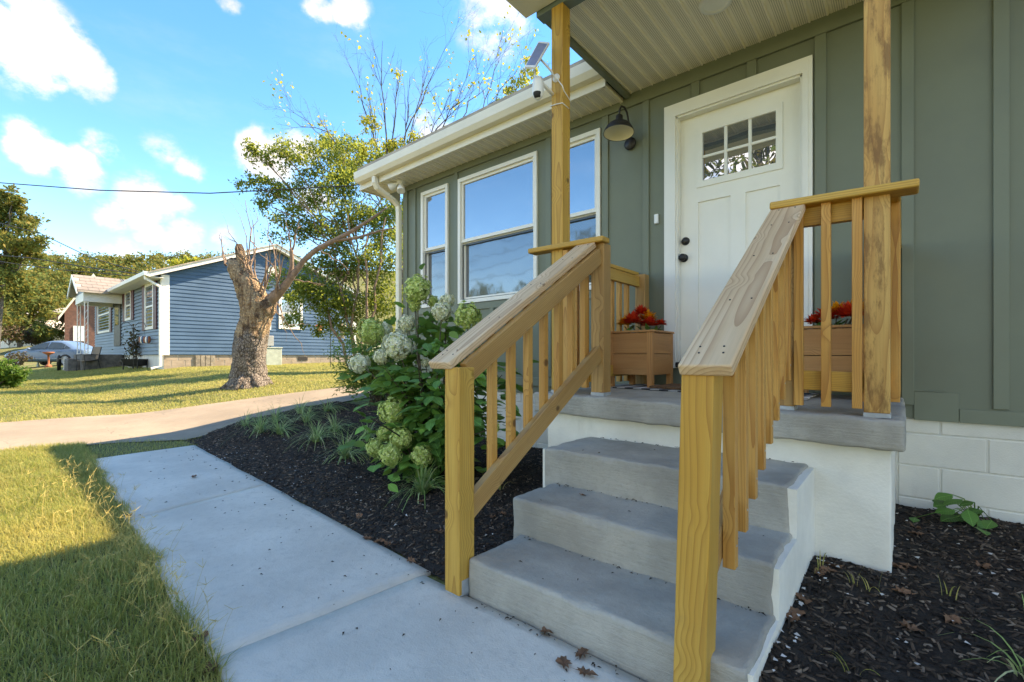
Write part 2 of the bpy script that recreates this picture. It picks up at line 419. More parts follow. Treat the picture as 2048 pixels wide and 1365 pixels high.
M['leaf_nand'] = island('nandina_leaf', [(0, (.05, .12, .02)), (.6, (.09, .19, .03)), (1, (.18, .28, .045))], .5, .4)
M['leaf_tree'] = island('tree_leaf', [(0, (.045, .09, .018)), (.6, (.095, .17, .03)), (.9, (.20, .26, .04)), (1, (.32, .34, .06))], .5, .55)
M['leaf_sparse'] = island('yellowing_leaf', [(0, (.16, .23, .03)), (1, (.40, .38, .06))], .5, .5)
M['leaf_far'] = island('far_tree_leaf', [(0, (.05, .095, .022)), (.6, (.105, .16, .034)), (.93, (.19, .215, .045)), (1, (.30, .22, .06))], .7, .4)
M['leaf_lir'] = island('liriope_blade', [(0, (.10, .21, .045)), (.62, (.22, .36, .10)), (.8, (.46, .54, .24)), (1, (.60, .63, .38))], .5, .25)
M['floret_green'] = island('green_floret', [(0, (.34, .46, .10)), (.6, (.54, .66, .20)), (1, (.70, .74, .36))], .6, .2)
M['floret_white'] = island('cream_floret', [(0, (.60, .64, .28)), (.35, (.82, .82, .58)), (1, (.90, .89, .80))], .6, .2)
M['stem'] = paint('shrub_stem', (.09, .065, .04), .8, .2, 20)
M['dry_leaf'] = island('fallen_leaf', [(0, (.11, .055, .03)), (.6, (.20, .105, .06)), (1, (.30, .19, .12))], .8)
M['debris'] = island('walk_debris', [(0, (.02, .014, .01)), (1, (.07, .045, .03))], .9)
M['white_chip'] = island('pale_chip', [(0, (.45, .44, .42)), (1, (.7, .69, .66))], .8)
M['bark_grey'] = paint('grey_bark', (.10, .085, .07), .9, .25, 12, .7, 30)
M['bark_brown'] = paint('brown_twig', (.27, .18, .12), .85, .2, 12, .4, 30)
def bark_stump():
    m, t = newmat('stump_bark'); v = worldco(t)
    z = t.new('ShaderNodeSeparateXYZ', {0: v}).outputs[2]
    edge = t.m('ADD', z, t.m('MULTIPLY_ADD', t.noise(v, 3.2, 5., .65), 1.3, -.65))
    bare = t.mr(edge, .45, .62)
    fl = t.noise(t.mapping(v, (16, 16, 5)), 1., 6., .7); crk = t.new('ShaderNodeTexVoronoi', {'Vector': t.mapping(v, (1, 1, .55)), 'Scale': 26.}); crk.feature = 'DISTANCE_TO_EDGE'
    bark = t.mix(t.mr(fl, .3, .7), (.17, .135, .105), (.40, .34, .285)); bark = t.mix(t.mr(crk.outputs['Distance'], .12, .0, 0, .8), bark, (.05, .035, .026))
    gr = t.noise(t.mapping(v, (22, 22, 2.2)), 1., 6., .7)
    woodc = t.mix(t.mr(gr, .3, .68), (.22, .125, .065), (.66, .48, .29)); woodc = t.mix(t.mr(t.noise(v, 4.5, 5.), .50, .62, 0, .85), woodc, (.085, .042, .02))
    col = t.mix(bare, bark, woodc)
    h = t.m('ADD', t.mix(bare, fl, gr), t.mr(crk.outputs['Distance'], 0, .15, 0, .6))
    finish(t, col, .9, h, 1., .07); return m
M['stump'] = bark_stump()
def lawn_ground():
    m, t = newmat('lawn_ground'); v = worldco(t)
    n = t.noise(v, .5, 5., .6); f = t.noise(v, 30., 5., .7); col = t.mix(t.mr(n, .35, .65), (.15, .18, .035), (.28, .25, .075))
    col = t.mix(t.mr(f, .35, .7), tuple(x*.55 for x in (.09, .10, .03)), col)
    col = t.mix(t.mr(t.noise(v, .28, 4.), .58, .72, 0, .5), col, (.22, .16, .075))
    finish(t, col, .95, f, .8, .03); return m
M['lawn'] = lawn_ground()
def soffit_mat():
    """vented vinyl: fine holes punched through the flat of every strip"""
    m, t = newmat('vented_soffit'); s = t.new('ShaderNodeSeparateXYZ', {0: objco(t)})
    fx = t.m('SUBTRACT', t.m('FRACT', t.m('DIVIDE', t.m('ADD', s.outputs[0], 5.), .0125)), .5)
    fy = t.m('SUBTRACT', t.m('FRACT', t.m('DIVIDE', t.m('ADD', s.outputs[1], 5.), .0125)), .5)
    d = t.m('SQRT', t.m('ADD', t.m('MULTIPLY', fx, fx), t.m('MULTIPLY', fy, fy)))
    hole = t.m('MULTIPLY', t.mr(d, .34, .26), t.mr(t.m('ABSOLUTE', s.outputs[0]), .034, .030))
    c = srgb(240, 233, 216); col = t.mix(t.m('MULTIPLY', hole, .7), c, (.04, .036, .025))
    finish(t, col, .45); return m
M['soffit'] = soffit_mat()
def glass_mat(name, tint, refl, ior=1.9, rough=.01, wav=0.):
    """window pane: mirror-like film over a dim room"""
    m, t = newmat(name)
    fr = t.m('MAXIMUM', t.new('ShaderNodeFresnel', {'IOR': ior}).outputs[0], refl)
    gl = t.new('ShaderNodeBsdfGlossy', {'Color': (.93, .96, 1, 1), 'Roughness': rough})
    n = t.noise(worldco(t), 2.2, 2.); b = t.new('ShaderNodeBump', {'Height': n, 'Strength': wav, 'Distance': .02}); t.l.new(b.outputs[0], gl.inputs['Normal'])
    df = t.new('ShaderNodeBsdfDiffuse', {'Color': (*tint, 1)})
    mx = t.new('ShaderNodeMixShader', {0: fr, 1: df.outputs[0], 2: gl.outputs[0]})
    o = t.new('ShaderNodeOutputMaterial'); t.l.new(mx.outputs[0], o.inputs[0]); return m
M['glass'] = glass_mat('window_glass', (.09, .10, .11), .38, wav=.10)
M['glass_screen'] = glass_mat('screened_glass', (.075, .08, .08), .20, 1.5, .05, .2)
M['glass_far'] = glass_mat('far_window_glass', (.05, .055, .055), .35)
M['screen_frame'] = paint('screen_frame', srgb(96, 98, 96), .5, .04)
M['blue'] = paint('blue_vinyl', srgb(64, 96, 124), .5, .07, 1.2, .1, 40)
M['bluegrey'] = paint('blue_grey_vinyl', srgb(108, 124, 136), .5, .06, 1.2, .1, 40)
M['burgundy'] = paint('burgundy_shutter', srgb(86, 28, 34), .5, .08)
M['tan_block'] = paint('tan_block', srgb(166, 150, 132), .85, .12, 3., .4, 40)
M['grey_wood'] = paint('grey_weathered_wood', srgb(150, 140, 124), .9, .2, 9., .4, 40)
M['shingle'] = island('shingles', [(0, (.16, .135, .12)), (.5, (.24, .205, .18)), (1, (.33, .29, .26))], .9)
M['shingle_grey'] = paint('grey_shingle', srgb(176, 166, 152), .9, .15, 3., .6, 20)
M['brick'] = paint('red_brick', srgb(118, 84, 72), .85, .18, 6., .4, 30)
M['util_green'] = paint('pale_green_metal', srgb(176, 184, 168), .5, .1, 5.)
M['stone'] = paint('grey_stone', srgb(104, 100, 94), .9, .25, 5., .7, 20)
M['dark'] = paint('dark_vent', (.03, .028, .026), .8)
M['carpaint'] = paint('silver_blue_paint', srgb(92, 118, 146), .3, .02, 2., 0., 10)
M['car_glass'] = glass_mat('car_glass', (.05, .06, .055), .10, 1.4)
M['tyre'] = paint('tyre', (.02, .02, .02), .8)
M['red_petal'] = island('red_petal', [(0, (.48, .012, .008)), (1, (.85, .07, .02))], .6, .2)
M['orange_petal'] = island('orange_petal', [(0, (.85, .24, .01)), (1, (.95, .45, .03))], .6, .2)
M['coir'] = paint('coir', srgb(112, 78, 50), .95, .25, 40, .9, 160)
M['soil'] = paint('soil', (.02, .014, .01), .95, .3, 30, .8, 60)
M['terracotta'] = paint('rust_metal', srgb(150, 90, 60), .7, .2, 10)
M['seat_mesh'] = paint('taupe_sling', srgb(138, 122, 104), .8, .06)
M['statue'] = paint('spotted_statue', srgb(210, 206, 196), .7, .4, 22)
M['blue_glaze'] = paint('blue_glaze', srgb(40, 90, 130), .25, .2, 6)
M['solar'] = paint('solar_cell', srgb(120, 136, 172), .12, .04, 30)
M['wire'] = paint('wire_insulation', (.02, .02, .022), .6)
# ------------------------------------------------------------------ ground, drive, walk, beds
def grid_sheet(name, xs, ys, zf, mat, inside=None):
    xs, ys = np.asarray(xs), np.asarray(ys); a, b = len(xs), len(ys)
    V = np.array([(x, y, zf(x, y)) for x in xs for y in ys]); idx = np.arange(a*b).reshape(a, b)
    F = np.stack([idx[:-1, :-1], idx[1:, :-1], idx[1:, 1:], idx[:-1, 1:]], -1).reshape(-1, 4)
    if inside is not None:
        c = V[F].mean(1); keep = np.array([inside(p[0], p[1]) for p in c]); F = F[keep]
    return tag(link(name, np_mesh(name, V, F, True), mat), kind='structure')
def lerp_edge(pts):
    ys = [p[1] for p in pts]; xs = [p[0] for p in pts]
    def f(y):
        if y <= ys[0]: i = 0
        elif y >= ys[-1]: i = len(ys)-2
        else: i = max(k for k in range(len(ys)-1) if ys[k] <= y)
        return xs[i]+(xs[i+1]-xs[i])*(y-ys[i])/(ys[i+1]-ys[i])
    return f
near_edge = lerp_edge(sorted([tuple(hit(*p)[:2]) for p in ((0, 905), (240, 887), (400, 880), (480, 850), (600, 822), (720, 800))], key=lambda q: q[1]))
far_edge = lerp_edge(sorted([tuple(hit(*p)[:2]) for p in ((0, 848), (220, 832), (430, 808), (560, 790), (690, 775))], key=lambda q: q[1]))
def fan(a, b, n, p=2.2): return a+(b-a)*np.linspace(0, 1, n)**p
gx = np.concatenate([-fan(44, 420, 16)[::-1], np.linspace(-43, -12, 32)[:-1], np.linspace(-12, 3, 61), fan(3.5, 420, 16)])
gy = np.concatenate([-fan(3, 420, 16)[::-1], np.linspace(-2.5, 14, 67), fan(14.5, 420, 16)])
def g_below(x, y):
    z = g(x, y)
    if -5.15 < x < 12 and y > 3.95: z -= .4          # under the house
    return z
lawn = grid_sheet('lawn', np.unique(gx), np.unique(gy), g_below, M['lawn'])
tag(lawn, 'green and straw coloured lawn around both houses')
us = np.linspace(0, 1, 13); ysd = np.linspace(-9, 16, 90)
Vd = np.array([((near_edge(y)*(1-u)+far_edge(y)*u), y) for y in ysd for u in us])
Vd = np.array([(x, y, g(x, y)+.014+.012*mnoise.noise(Vector((x*.6, y*.6, 0)))) for x, y in Vd]); idx = np.arange(len(Vd)).reshape(len(ysd), len(us))
Fd = np.stack([idx[:-1, :-1], idx[1:, :-1], idx[1:, 1:], idx[:-1, 1:]], -1).reshape(-1, 4)
tag(link('driveway', np_mesh('driveway', Vd, Fd[:, ::-1], True), M['drive']), 'sunlit pale concrete driveway running beside the green house', kind='structure')
# walk: slabs with open joints
WK_R = ((-6.09, 1.64), (-1.56, 1.37)); WK_L = ((-5.9, .762), (-1.61, .50))
def wl(e, x): return e[0][1]+(e[1][1]-e[0][1])*(x-e[0][0])/(e[1][0]-e[0][0])
walkway = thing('walkway', 'smooth grey concrete walk leading to the front steps', None, (-3.6, 1, -1.0)); walkway['kind'] = 'structure'
def slab(x0, x1, x0b=None, x1b=None, y1=None):
    """x0,x1 at the lawn side, x0b,x1b at the bed side"""
    x0b = x0 if x0b is None else x0b; x1b = x1 if x1b is None else x1b; n, k = max(4, int((x1-x0)/.08)), 16; V = []
    for i in range(n+1):
        a = i/n; xa, xb = x0+(x1-x0)*a, x0b+(x1b-x0b)*a; ya, yb = wl(WK_L, xa), (wl(WK_R, xb) if y1 is None else y1)
        ya += .02*mnoise.noise(Vector((xa*2, 3, 0))); yb += .015*mnoise.noise(Vector((xb*3, 9, 0))) if y1 is None else 0
        for j in range(k+1):
            b = j/k; x, y = xa+(xb-xa)*b, ya+(yb-ya)*b
            ed = min(j, k-j) == 0
            V.append((x, y, -.988+.004*mnoise.noise(Vector((x*1.5, y*1.5, 1)))-(.003 if ed else 0)))
    V = np.array(V); I = np.arange(len(V)).reshape(n+1, k+1); F = [tuple(q) for q in np.stack([I[:-1, :-1], I[1:, :-1], I[1:, 1:], I[:-1, 1:]], -1).reshape(-1, 4)]
    rim = list(I[:, 0])+list(I[-1, 1:])+list(I[-2::-1, -1])+list(I[0, -2:0:-1]); m = len(V)
    V = np.concatenate([V, V[rim]-np.array([0, 0, .12])]); r = len(rim)
    F += [(rim[(i+1) % r], rim[i], m+i, m+(i+1) % r) for i in range(r)]
    return wobj('slab', V, F, M['walk'], walkway, True)
slab(-5.98, -3.58, -6.09, -3.765); slab(-3.576, -1.72, -3.761, -1.66); slab(-1.7192, .9, -1.6592, .9, 1.335); 
# planting beds
def bed_left_in(x, y):
    return x > near_edge(y)+.02 and y > wl(WK_R, x)+.004 and y < 3.86 and x < -1.3 and not (x < -5.3 and y > 3.75+.0*(x))
def bed_left_z(x, y):
    edge = min(1., max(0., (y-wl(WK_R, x))/.35))
    return g(x, y)+.008+.045*edge+.022*mnoise.noise(Vector((x*2.3, y*2.3, 5)))*edge+.012*mnoise.noise(Vector((x*9, y*9, 2)))*edge
tag(grid_sheet('mulch_bed', np.arange(-9.2, -1.25, .035), np.arange(1.34, 3.9, .035), bed_left_z, M['mulch'], bed_left_in), 'dark mulch bed between the walk and the house')
def bed_right_z(x, y):
    return -.905-.045*sstep(2.4, 3.9, y)-.02*sstep(1.6, 1.2, y)+.02*mnoise.noise(Vector((x*2.3, y*2.3, 5)))+.012*mnoise.noise(Vector((x*9, y*9, 2)))
def bed_right_in(x, y): return True
tag(grid_sheet('mulch_bed', np.arange(-.42, 3.2, .035), np.arange(.2, 3.95, .035), bed_right_z, M['mulch'], bed_right_in), 'dark mulch bed right of the front steps')
rng = np.random.default_rng(5)
def chips(n, xr, yr, inside, zf, parent_name, label, dens=None, smin=.012, smax=.05):
    x = rng.uniform(*xr, n*2); y = rng.uniform(*yr, n*2)
    keep = np.array([inside(a, b) for a, b in zip(x, y)]); x, y = x[keep][:n], y[keep][:n]; n = len(x)
    z = np.array([zf(a, b) for a, b in zip(x, y)])+.004
    L = rng.uniform(smin, smax, n)*rng.uniform(.5, 1, n); Wd = np.minimum(L*.5, rng.uniform(.004, .012, n)); H = rng.uniform(.002, .006, n)
    an = rng.uniform(0, 6.283, n); ti = rng.normal(0, .28, n); ro = rng.normal(0, .4, n)
    ux = np.stack([np.cos(an)*np.cos(ti), np.sin(an)*np.cos(ti), np.sin(ti)], 1); uz = np.stack([rng.normal(0, .3, n), rng.normal(0, .3, n), np.ones(n)], 1)
    uy = np.cross(uz, ux); uy /= np.linalg.norm(uy, axis=1, keepdims=True); uz = np.cross(ux, uy)
    C = np.stack([x, y, z], 1); c8 = np.array([(-1, -.6, -1), (1, -1, -1), (.8, 1, -1), (-1, .7, -1), (-.9, -.5, 1), (.8, -.8, 1), (.7, .8, 1), (-.8, .6, 1)])*.5
    V = C[:, None]+c8[None, :, 0:1]*(ux*L[:, None])[:, None]+c8[None, :, 1:2]*(uy*Wd[:, None])[:, None]+c8[None, :, 2:3]*(uz*H[:, None])[:, None]
    q = np.array([(4, 5, 6, 7), (0, 1, 5, 4), (1, 2, 6, 5), (2, 3, 7, 6), (3, 0, 4, 7)]); F = (np.arange(n)*8)[:, None, None]+q[None]
    return tag(link(parent_name, np_mesh(parent_name, V.reshape(-1, 3), F.reshape(-1, 4)), M['chips']), label, 'mulch', kind='stuff')
chips(30000, (-8.2, -1.3), (1.36, 3.86), bed_left_in, bed_left_z, 'mulch', 'shredded dark bark mulch covering the bed by the walk')
chips(13000, (-.3, 1.6), (1.0, 3.84), lambda x, y: not (x < -.03 and y > 2.5), bed_right_z, 'mulch', 'shredded dark bark mulch covering the bed right of the steps', smin=.015, smax=.06)
# ------------------------------------------------------------------ the green house
WY = 3.85
house = thing('house', 'sage green board and batten house with white triple window and cream front door', 'house', (-2.5, WY, -1.0))
DX0, DX1, DZ0, DZ1 = -1.445, -.545, -.02, 2.012           # door slab
OPEN = [(-4.816, -4.295, .645, 2.155), (-4.11, -2.91, .645, 2.155), (-2.69, -2.165, .645, 2.155), (DX0-.02, DX1+.02, DZ0-.06, DZ1+.02)]
def wall_mesh(x0, x1, z0, z1, y, depth, opens):
    xs = sorted({x0, x1, *[o[0] for o in opens], *[o[1] for o in opens]}); zs = sorted({z0, z1, *[o[2] for o in opens], *[o[3] for o in opens]}); mb = MB()
    for a, b in zip(xs, xs[1:]):
        for c, d in zip(zs, zs[1:]):
            mx, mz = (a+b)/2, (c+d)/2
            if not any(o[0] < mx < o[1] and o[2] < mz < o[3] for o in opens): mb.add([(a, y, c), (b, y, c), (b, y, d), (a, y, d)], [(0, 1, 2, 3)])
    for a, b, c, d in opens:
        mb.add([(a, y, c), (b, y, c), (b, y, d), (a, y, d), (a, y+depth, c), (b, y+depth, c), (b, y+depth, d), (a, y+depth, d)], [(0, 4, 5, 1), (1, 5, 6, 2), (2, 6, 7, 3), (3, 7, 4, 0), (4, 7, 6, 5)])
    return mb
HX0, HX1 = -5.2, 4.5
mb = wall_mesh(HX0, HX1, -.383, 2.62, WY, .16, OPEN)
mb.add([(HX0, WY, -.383), (HX0, WY+7, -.383), (HX0, WY+7, 2.6), (HX0, WY, 2.62)], [(0, 3, 2, 1)])
mb.add([(HX1, WY, -.383), (HX1, WY+7, -.383), (HX1, WY+7, 2.6), (HX1, WY, 2.62)], [(0, 1, 2, 3)])
mb.add([(HX0, WY+7, -.4), (HX1, WY+7, -.4), (HX1, WY+7, 2.6), (HX0, WY+7, 2.6)], [(0, 3, 2, 1)])
mb.build('wall', M['siding'], house)
TB = .018                                                  # batten thickness
def tboard(name, x0, x1, z0, z1, mat='trim_green', t=TB): return box(name, (x0, WY-t, z0), (x1, WY+.004, z1), M[mat], house, .002)
for x0, x1 in ((-.005, .055), (.40, .465), (.81, .872), (1.22, 1.284), (1.63, 1.69)): tboard('batten', x0, x1, -.30, 2.25)
tboard('batten', -.470, -.403, -.30, 2.25); tboard('batten', -.908, -.839, 2.125, 2.25); tboard('batten', -1.323, -1.258, 2.125, 2.25)
tboard('batten', -1.747, -1.689, .40, 2.25); tboard('batten', -2.15, -2.085, -.30, 2.25); tboard('batten', -2.80, -2.735, -.2, 2.25)
tboard('batten', -4.19, -4.125, -.2, 2.25); tboard('batten', -5.0, -4.94, -.2, 2.25)
for x in (-3.1, -3.32, -3.56, -3.8): tboard('batten', x-.03, x+.03, -.2, .56)
for x in (-2.45, -4.56): tboard('batten', x-.03, x+.03, -.2, .56)
tboard('corner_board', HX0-.004, HX0+.085, -.29, 2.30, t=.024)
tboard('frieze_board', HX0+.086, HX1, 2.25, 2.40, t=.022); tboard('window_apron', -4.9, -2.10, .56, .64, t=.016)
tboard('skirt_board', .26, HX1, -.392, -.31, t=.016); tboard('skirt_board', HX0+.09, -1.86, -.30, -.215, t=.02)
tboard('patch_board', .055, .258, -.392, -.215, t=.014); tboard('corner_flashing', .0, .2, -.214, -.206, t=.012)
# foundation of painted blocks
fnd = box('foundation', (HX0+.02, WY+.017, -1.3), (HX1-.02, WY+.3, -.384), M['mortar'], house, 0)
def blocks(x0, x1, zs, phase):
    for k, (za, zb) in enumerate(zip(zs, zs[1:])):
        x = x0+((phase+k) % 2)*-.203
        while x < x1:
            a, b = max(x, x0)+.004, min(x+.406, x1)-.004
            if b-a > .03: box('block', (a, WY+.012, za+.0025), (b, WY+.06, zb-.0025), M['block'], fnd, .006)
            x += .406
blocks(-.027, 3.0, [-1.092, -.888, -.684, -.480, -.386], 0)
blocks(HX0+.02, -1.8, [-1.10, -.897, -.694, -.491, -.386], 1)
# windows
def window(x0, x1, z0, z1, zm):
    f = .042; mbf = MB()
    for a, b, c, d in ((x0, x1, z1-f, z1), (x0, x1, z0, z0+f), (x0, x0+f, z0+f, z1-f), (x1-f, x1, z0+f, z1-f)): mbf.box((a, WY-.028, c), (b, WY+.10, d))
    win = mbf.build('window', M['white'], house)
    x0 += f; x1 -= f; z0 += f; z1 -= f; s = .03
    for nm, c0, c1, yy, gm in (('upper_sash', zm, z1, WY+.0, 'glass'), ('lower_sash', z0, zm+.02, WY+.032, 'glass_screen')):
        mbs = MB()
        for a, b, c, d in ((x0, x1, c1-s, c1), (x0, x1, c0, c0+s*1.2), (x0, x0+s, c0+s*1.2, c1-s), (x1-s, x1, c0+s*1.2, c1-s)): mbs.box((a+.001, yy, c), (b-.001, yy+.03, d))
        mbs.build(nm, M['white'], win)
        box('pane', (x0+s-.003, yy+.016, c0+s*1.2-.003), (x1-s+.003, yy+.022, c1-s+.003), M[gm], win, 0)
    mbs = MB(); e = .014
    for a, b, c, d in ((x0, x1, zm-.02-e, zm-.02), (x0, x1, z0, z0+e), (x0, x0+e, z0+e, zm-.02-e), (x1-e, x1, z0+e, zm-.02-e)): mbs.box((a+.002, WY+.012, c), (b-.002, WY+.024, d))
    mbs.build('screen_frame', M['screen_frame'], win)
for o in OPEN[:3]: window(*o, 1.385)
# front door
dr = MB()
for a, b, c, d in ((-1.546, DX0-.004, DZ0-.07, DZ1+.004), (DX1+.004, -.482, DZ0-.07, DZ1+.004), (-1.546, -.482, DZ1+.004, 2.122)): dr.box((a, WY-.03, c), (b, WY+.03, d))
for a, b, c, d in ((-1.522, DX0-.004, DZ0-.07, DZ1+.004), (DX1+.004, -.506, DZ0-.07, DZ1+.004), (-1.522, -.506, DZ1+.004, 2.095)): dr.box((a, WY-.038, c), (b, WY-.03, d))
for a, b, c, d in ((DX0-.0045, DX0+.012, DZ0-.07, DZ1), (DX1-.012, DX1+.0045, DZ0-.07, DZ1), (DX0-.0045, DX1+.0045, DZ1-.012, DZ1+.0045)): dr.box((a, WY-.02, c), (b, WY+.045, d))
door = dr.build('door', M['white'], house)
DY = WY+.05                                                # face of the slab
box('threshold', (DX0, WY-.04, DZ0-.065), (DX1, WY+.12, DZ0-.02), M['dark_metal'], door, .004)
sb = MB(); p1, p2 = (-1.29, -1.04, .22, 1.283), (-.93, -.696, .22, 1.283); gl = (-1.30, -.675, 1.40, 1.893)
xs = [DX0+.004, p1[0], p1[1], p2[0], p2[1], DX1-.004]
for a, b, c, d in ((xs[0], gl[0], DZ0, DZ1), (gl[1], xs[5], DZ0, DZ1), (gl[0], gl[1], gl[3], DZ1), (gl[0], gl[1], 1.283, gl[2]), (gl[0], gl[1], DZ0, .22), (p1[1], p2[0], .22, 1.283), (gl[0], p1[0], .22, 1.283), (p2[1], gl[1], .22, 1.283)): sb.box((a, DY, c), (b, DY+.04, d))
sb.box((gl[0], DY+.014, .22), (gl[1], DY+.03, 1.283))
sb.build('door_slab', M['door'], door)
gf = MB()
GX = (-1.25, -1.07, -.90, -.722)
px0, px1, pz0, pz1 = -1.252, -.722, 1.452, 1.842
for a, b, c, d in ((gl[0], gl[1], pz1, gl[3]), (gl[0], gl[1], gl[2], pz0), (gl[0], px0, pz0, pz1), (px1, gl[1], pz0, pz1)): gf.box((a+.001, DY-.010, c), (b-.001, DY+.034, d))
gf.build('glazing_frame', M['door'], door)
mw = .011; cw = (px1-px0)/3; zc = (pz0+pz1)/2
for k in (1, 2): box('muntin', (px0+cw*k-mw, DY-.006, pz0), (px0+cw*k+mw, DY+.018, pz1), M['door'], door, .003)
for k in range(3): box('muntin', (px0+cw*k+(mw if k else 0), DY-.005, zc-mw), (px0+cw*(k+1)-(mw if k < 2 else 0), DY+.018, zc+mw), M['door'], door, .003)
for k in range(3):
    for c, d in ((pz0, zc-mw), (zc+mw, pz1)):
        box('pane', (px0+cw*k+(mw if k else -.003)-.002, DY+.008, c-.002), (px0+cw*(k+1)-(mw if k < 2 else -.003)+.002, DY+.014, d+.002), M['glass'], door, 0)
TY = Matrix.Rotation(R(90), 3, 'X')                       # z of a lathe -> -y
MB().lathe((-1.392, DY, .976), [(0, .03), (.022, .03), (.028, .022), (.034, .01), (.034, 0)], 20, TY).build('deadbolt', M['black'], door, True)
MB().lathe((-1.405, DY, .836), [(0, .066), (.018, .066), (.029, .055), (.031, .045), (.024, .033), (.014, .028), (.014, .012), (.034, .009), (.034, 0)], 20, TY).build('door_knob', M['black'], door, True)
# eave: soffit strips, fascia, gutter, roof
ZS = 2.322; EY = 3.52; ZG = 2.385; RX0 = -5.72
def soffit_strip(x, y0, y1, z, parent):
    w = .105; key = ('soffit', round(y1-y0, 3))
    if key not in _cache:
        L = (y1-y0)/2; prof = [(-.0525, .004), (-.0445, 0), (.0330, 0), (.0365, -.006), (.0455, -.006), (.0490, .004), (.0525, .004)]
        V = [(px_, s_*L, pz_) for s_ in (-1, 1) for px_, pz_ in prof]; n = len(prof)
        F = [(i, i+1, i+1+n, i+n) for i in range(n-1)]; F = [f[::-1] for f in F]
        _cache[key] = np_mesh('soffit_strip', V, F); _cache[key].materials.append(M['soffit'])
    return link('soffit_strip', _cache[key], None, parent, Matrix.Translation((x, (y0+y1)/2, z)))
x = RX0+.06
while x < -1.96: soffit_strip(x, EY, WY+.01, ZS, house); x += .105
prism('fascia', [(EY-.022, ZS-.012), (EY, ZS-.012), (EY, ZS+.30), (EY-.022, ZS+.30)], 'x', RX0, -1.93, M['cream'], house)
gut = prism('gutter', [(EY-.024, ZG), (EY-.024, ZG+.125), (EY-.03, ZG+.125), (EY-.03, ZG+.008), (EY-.088, ZG+.008), (EY-.118, ZG+.05), (EY-.122, ZG+.118), (EY-.112, ZG+.122), (EY-.112, ZG+.135), (EY-.130, ZG+.135), (EY-.130, ZG+.105), (EY-.126, ZG+.048), (EY-.094, ZG)], 'x', RX0+.01, -1.95, M['cream'], house)
prism('gutter_end_cap', [(EY-.022, ZG-.001), (EY-.022, ZG+.13), (EY-.13, ZG+.136), (EY-.127, ZG+.048), (EY-.094, ZG-.001)], 'x', RX0+.004, RX0+.012, M['cream'], house)
prism('fascia', [(EY-.022, ZS-.012), (EY, ZS-.012), (EY, ZS+.30), (EY-.022, ZS+.30)], 'x', .09, HX1+.48, M['cream'], house); prism('gutter', [(EY-.024, ZG), (EY-.024, ZG+.125), (EY-.112, ZG+.135), (EY-.130, ZG+.135), (EY-.126, ZG+.048), (EY-.094, ZG)], 'x', .09, HX1+.48, M['cream'], house); box('eave_soffit', (.09, EY, ZS), (HX1+.4, WY-.03, ZS+.02), M['cream'], house, 0)
prism('rake_board', [(EY-.02, ZS-.012), (WY+.3, ZS-.012), (WY+.3, ZS+.44), (EY-.02, ZS+.31)], 'x', RX0-.024, RX0-.001, M['cream'], house)
box('eave_end_trim', (-1.962, EY-.02, ZS-.012), (-1.93, WY, ZS+.03), M['cream'], house, .004)
RIDGE_Y, RIDGE_Z = 7.4, 4.25
prism('roof', [(EY-.05, ZS+.235), (RIDGE_Y, RIDGE_Z), (WY+7.4, ZS+.235), (WY+7.4, ZS+.29), (RIDGE_Y, RIDGE_Z+.06), (EY-.05, ZS+.29)], 'x', RX0-.03, HX1+.5, M['shingle_grey'], house)
prism('gable_wall', [(WY+.02, 2.55), (WY+7, 2.55), (RIDGE_Y, RIDGE_Z-.06)], 'x', HX0+.001, HX0+.02, M['siding'], house)
# downspout with its two elbows
dx = -5.255; pts = [Vector((dx-.06, EY-.06, ZG+.01)), Vector((dx-.06, EY-.06, ZG-.08)), Vector((dx-.05, EY-.03, ZG-.14)), Vector((dx-.01, WY-.13, ZG-.26)), Vector((dx, WY-.065, ZG-.32)), Vector((dx, WY-.055, ZG-.42)), Vector((dx, WY-.055, -.62))]
def square_tube(mb, pts, hw, hd):
    pr = []
    for i, p in enumerate(pts):
        d = (pts[min(i+1, len(pts)-1)]-pts[max(0, i-1)]).normalized(); a = Vector((1, 0, 0)); b = d.cross(a).normalized()
        pr.append([p+a*sx*hw*k1+b*sy*hd*k2 for sx, sy, k1, k2 in ((-1, -1, 1, .7), (-1, -1, .7, 1), (1, -1, .7, 1), (1, -1, 1, .7), (1, 1, 1, .7), (1, 1, .7, 1), (-1, 1, .7, 1), (-1, 1, 1, .7))])
    V = [v for r_ in pr for v in r_]; F = [(i*8+k, i*8+(k+1) % 8, i*8+8+(k+1) % 8, i*8+8+k) for i in range(len(pts)-1) for k in range(8)]
    mb.add(V, F)
mbd = MB(); square_tube(mbd, pts, .038, .03); dsp = mbd.build('downspout', M['cream'], house)
box('strap', (dx-.043, WY-.09, 1.2), (dx+.043, WY-.02, 1.22), M['cream'], dsp, 0)
# ------------------------------------------------------------------ porch
def pz(x): return -.229-.0139*(x+1.87)                    # the old slab falls a little to the right
porch = thing('porch', 'front porch with grey concrete floor, two pine posts and a vented ceiling', 'porch', (-.93, 3.1, -1.0))
def tiltz(p):
    p = p.copy(); p[2] += pz(p[0])+.24; return p
rough_box('porch_floor', (-1.87, 2.42, -.372), (.01, WY-.02, -.24), M['steps'], porch, .016, .03, .0045, 8., tiltz, .014)
rough_box('pier', (-1.80, 2.485, -1.25), (-.035, WY+.01, -.365), M['stucco'], porch, .008, .045, .004, 7.)
PB = 2.31
def post(x0, z0, mat):
    b = board('post', (x0+.0445, 2.535, z0+.016), (x0+.0445, 2.535, PB), .089, .089, M[mat], porch, (0, -1, 0), .004)
    box('post_base', (x0-.002, 2.488, z0-.004), (x0+.091, 2.582, z0+.016), M['galv'], porch, .002); return b
post(-1.772, pz(-1.73), 'wood'); post(-.128, pz(-.1), 'wood_stained')
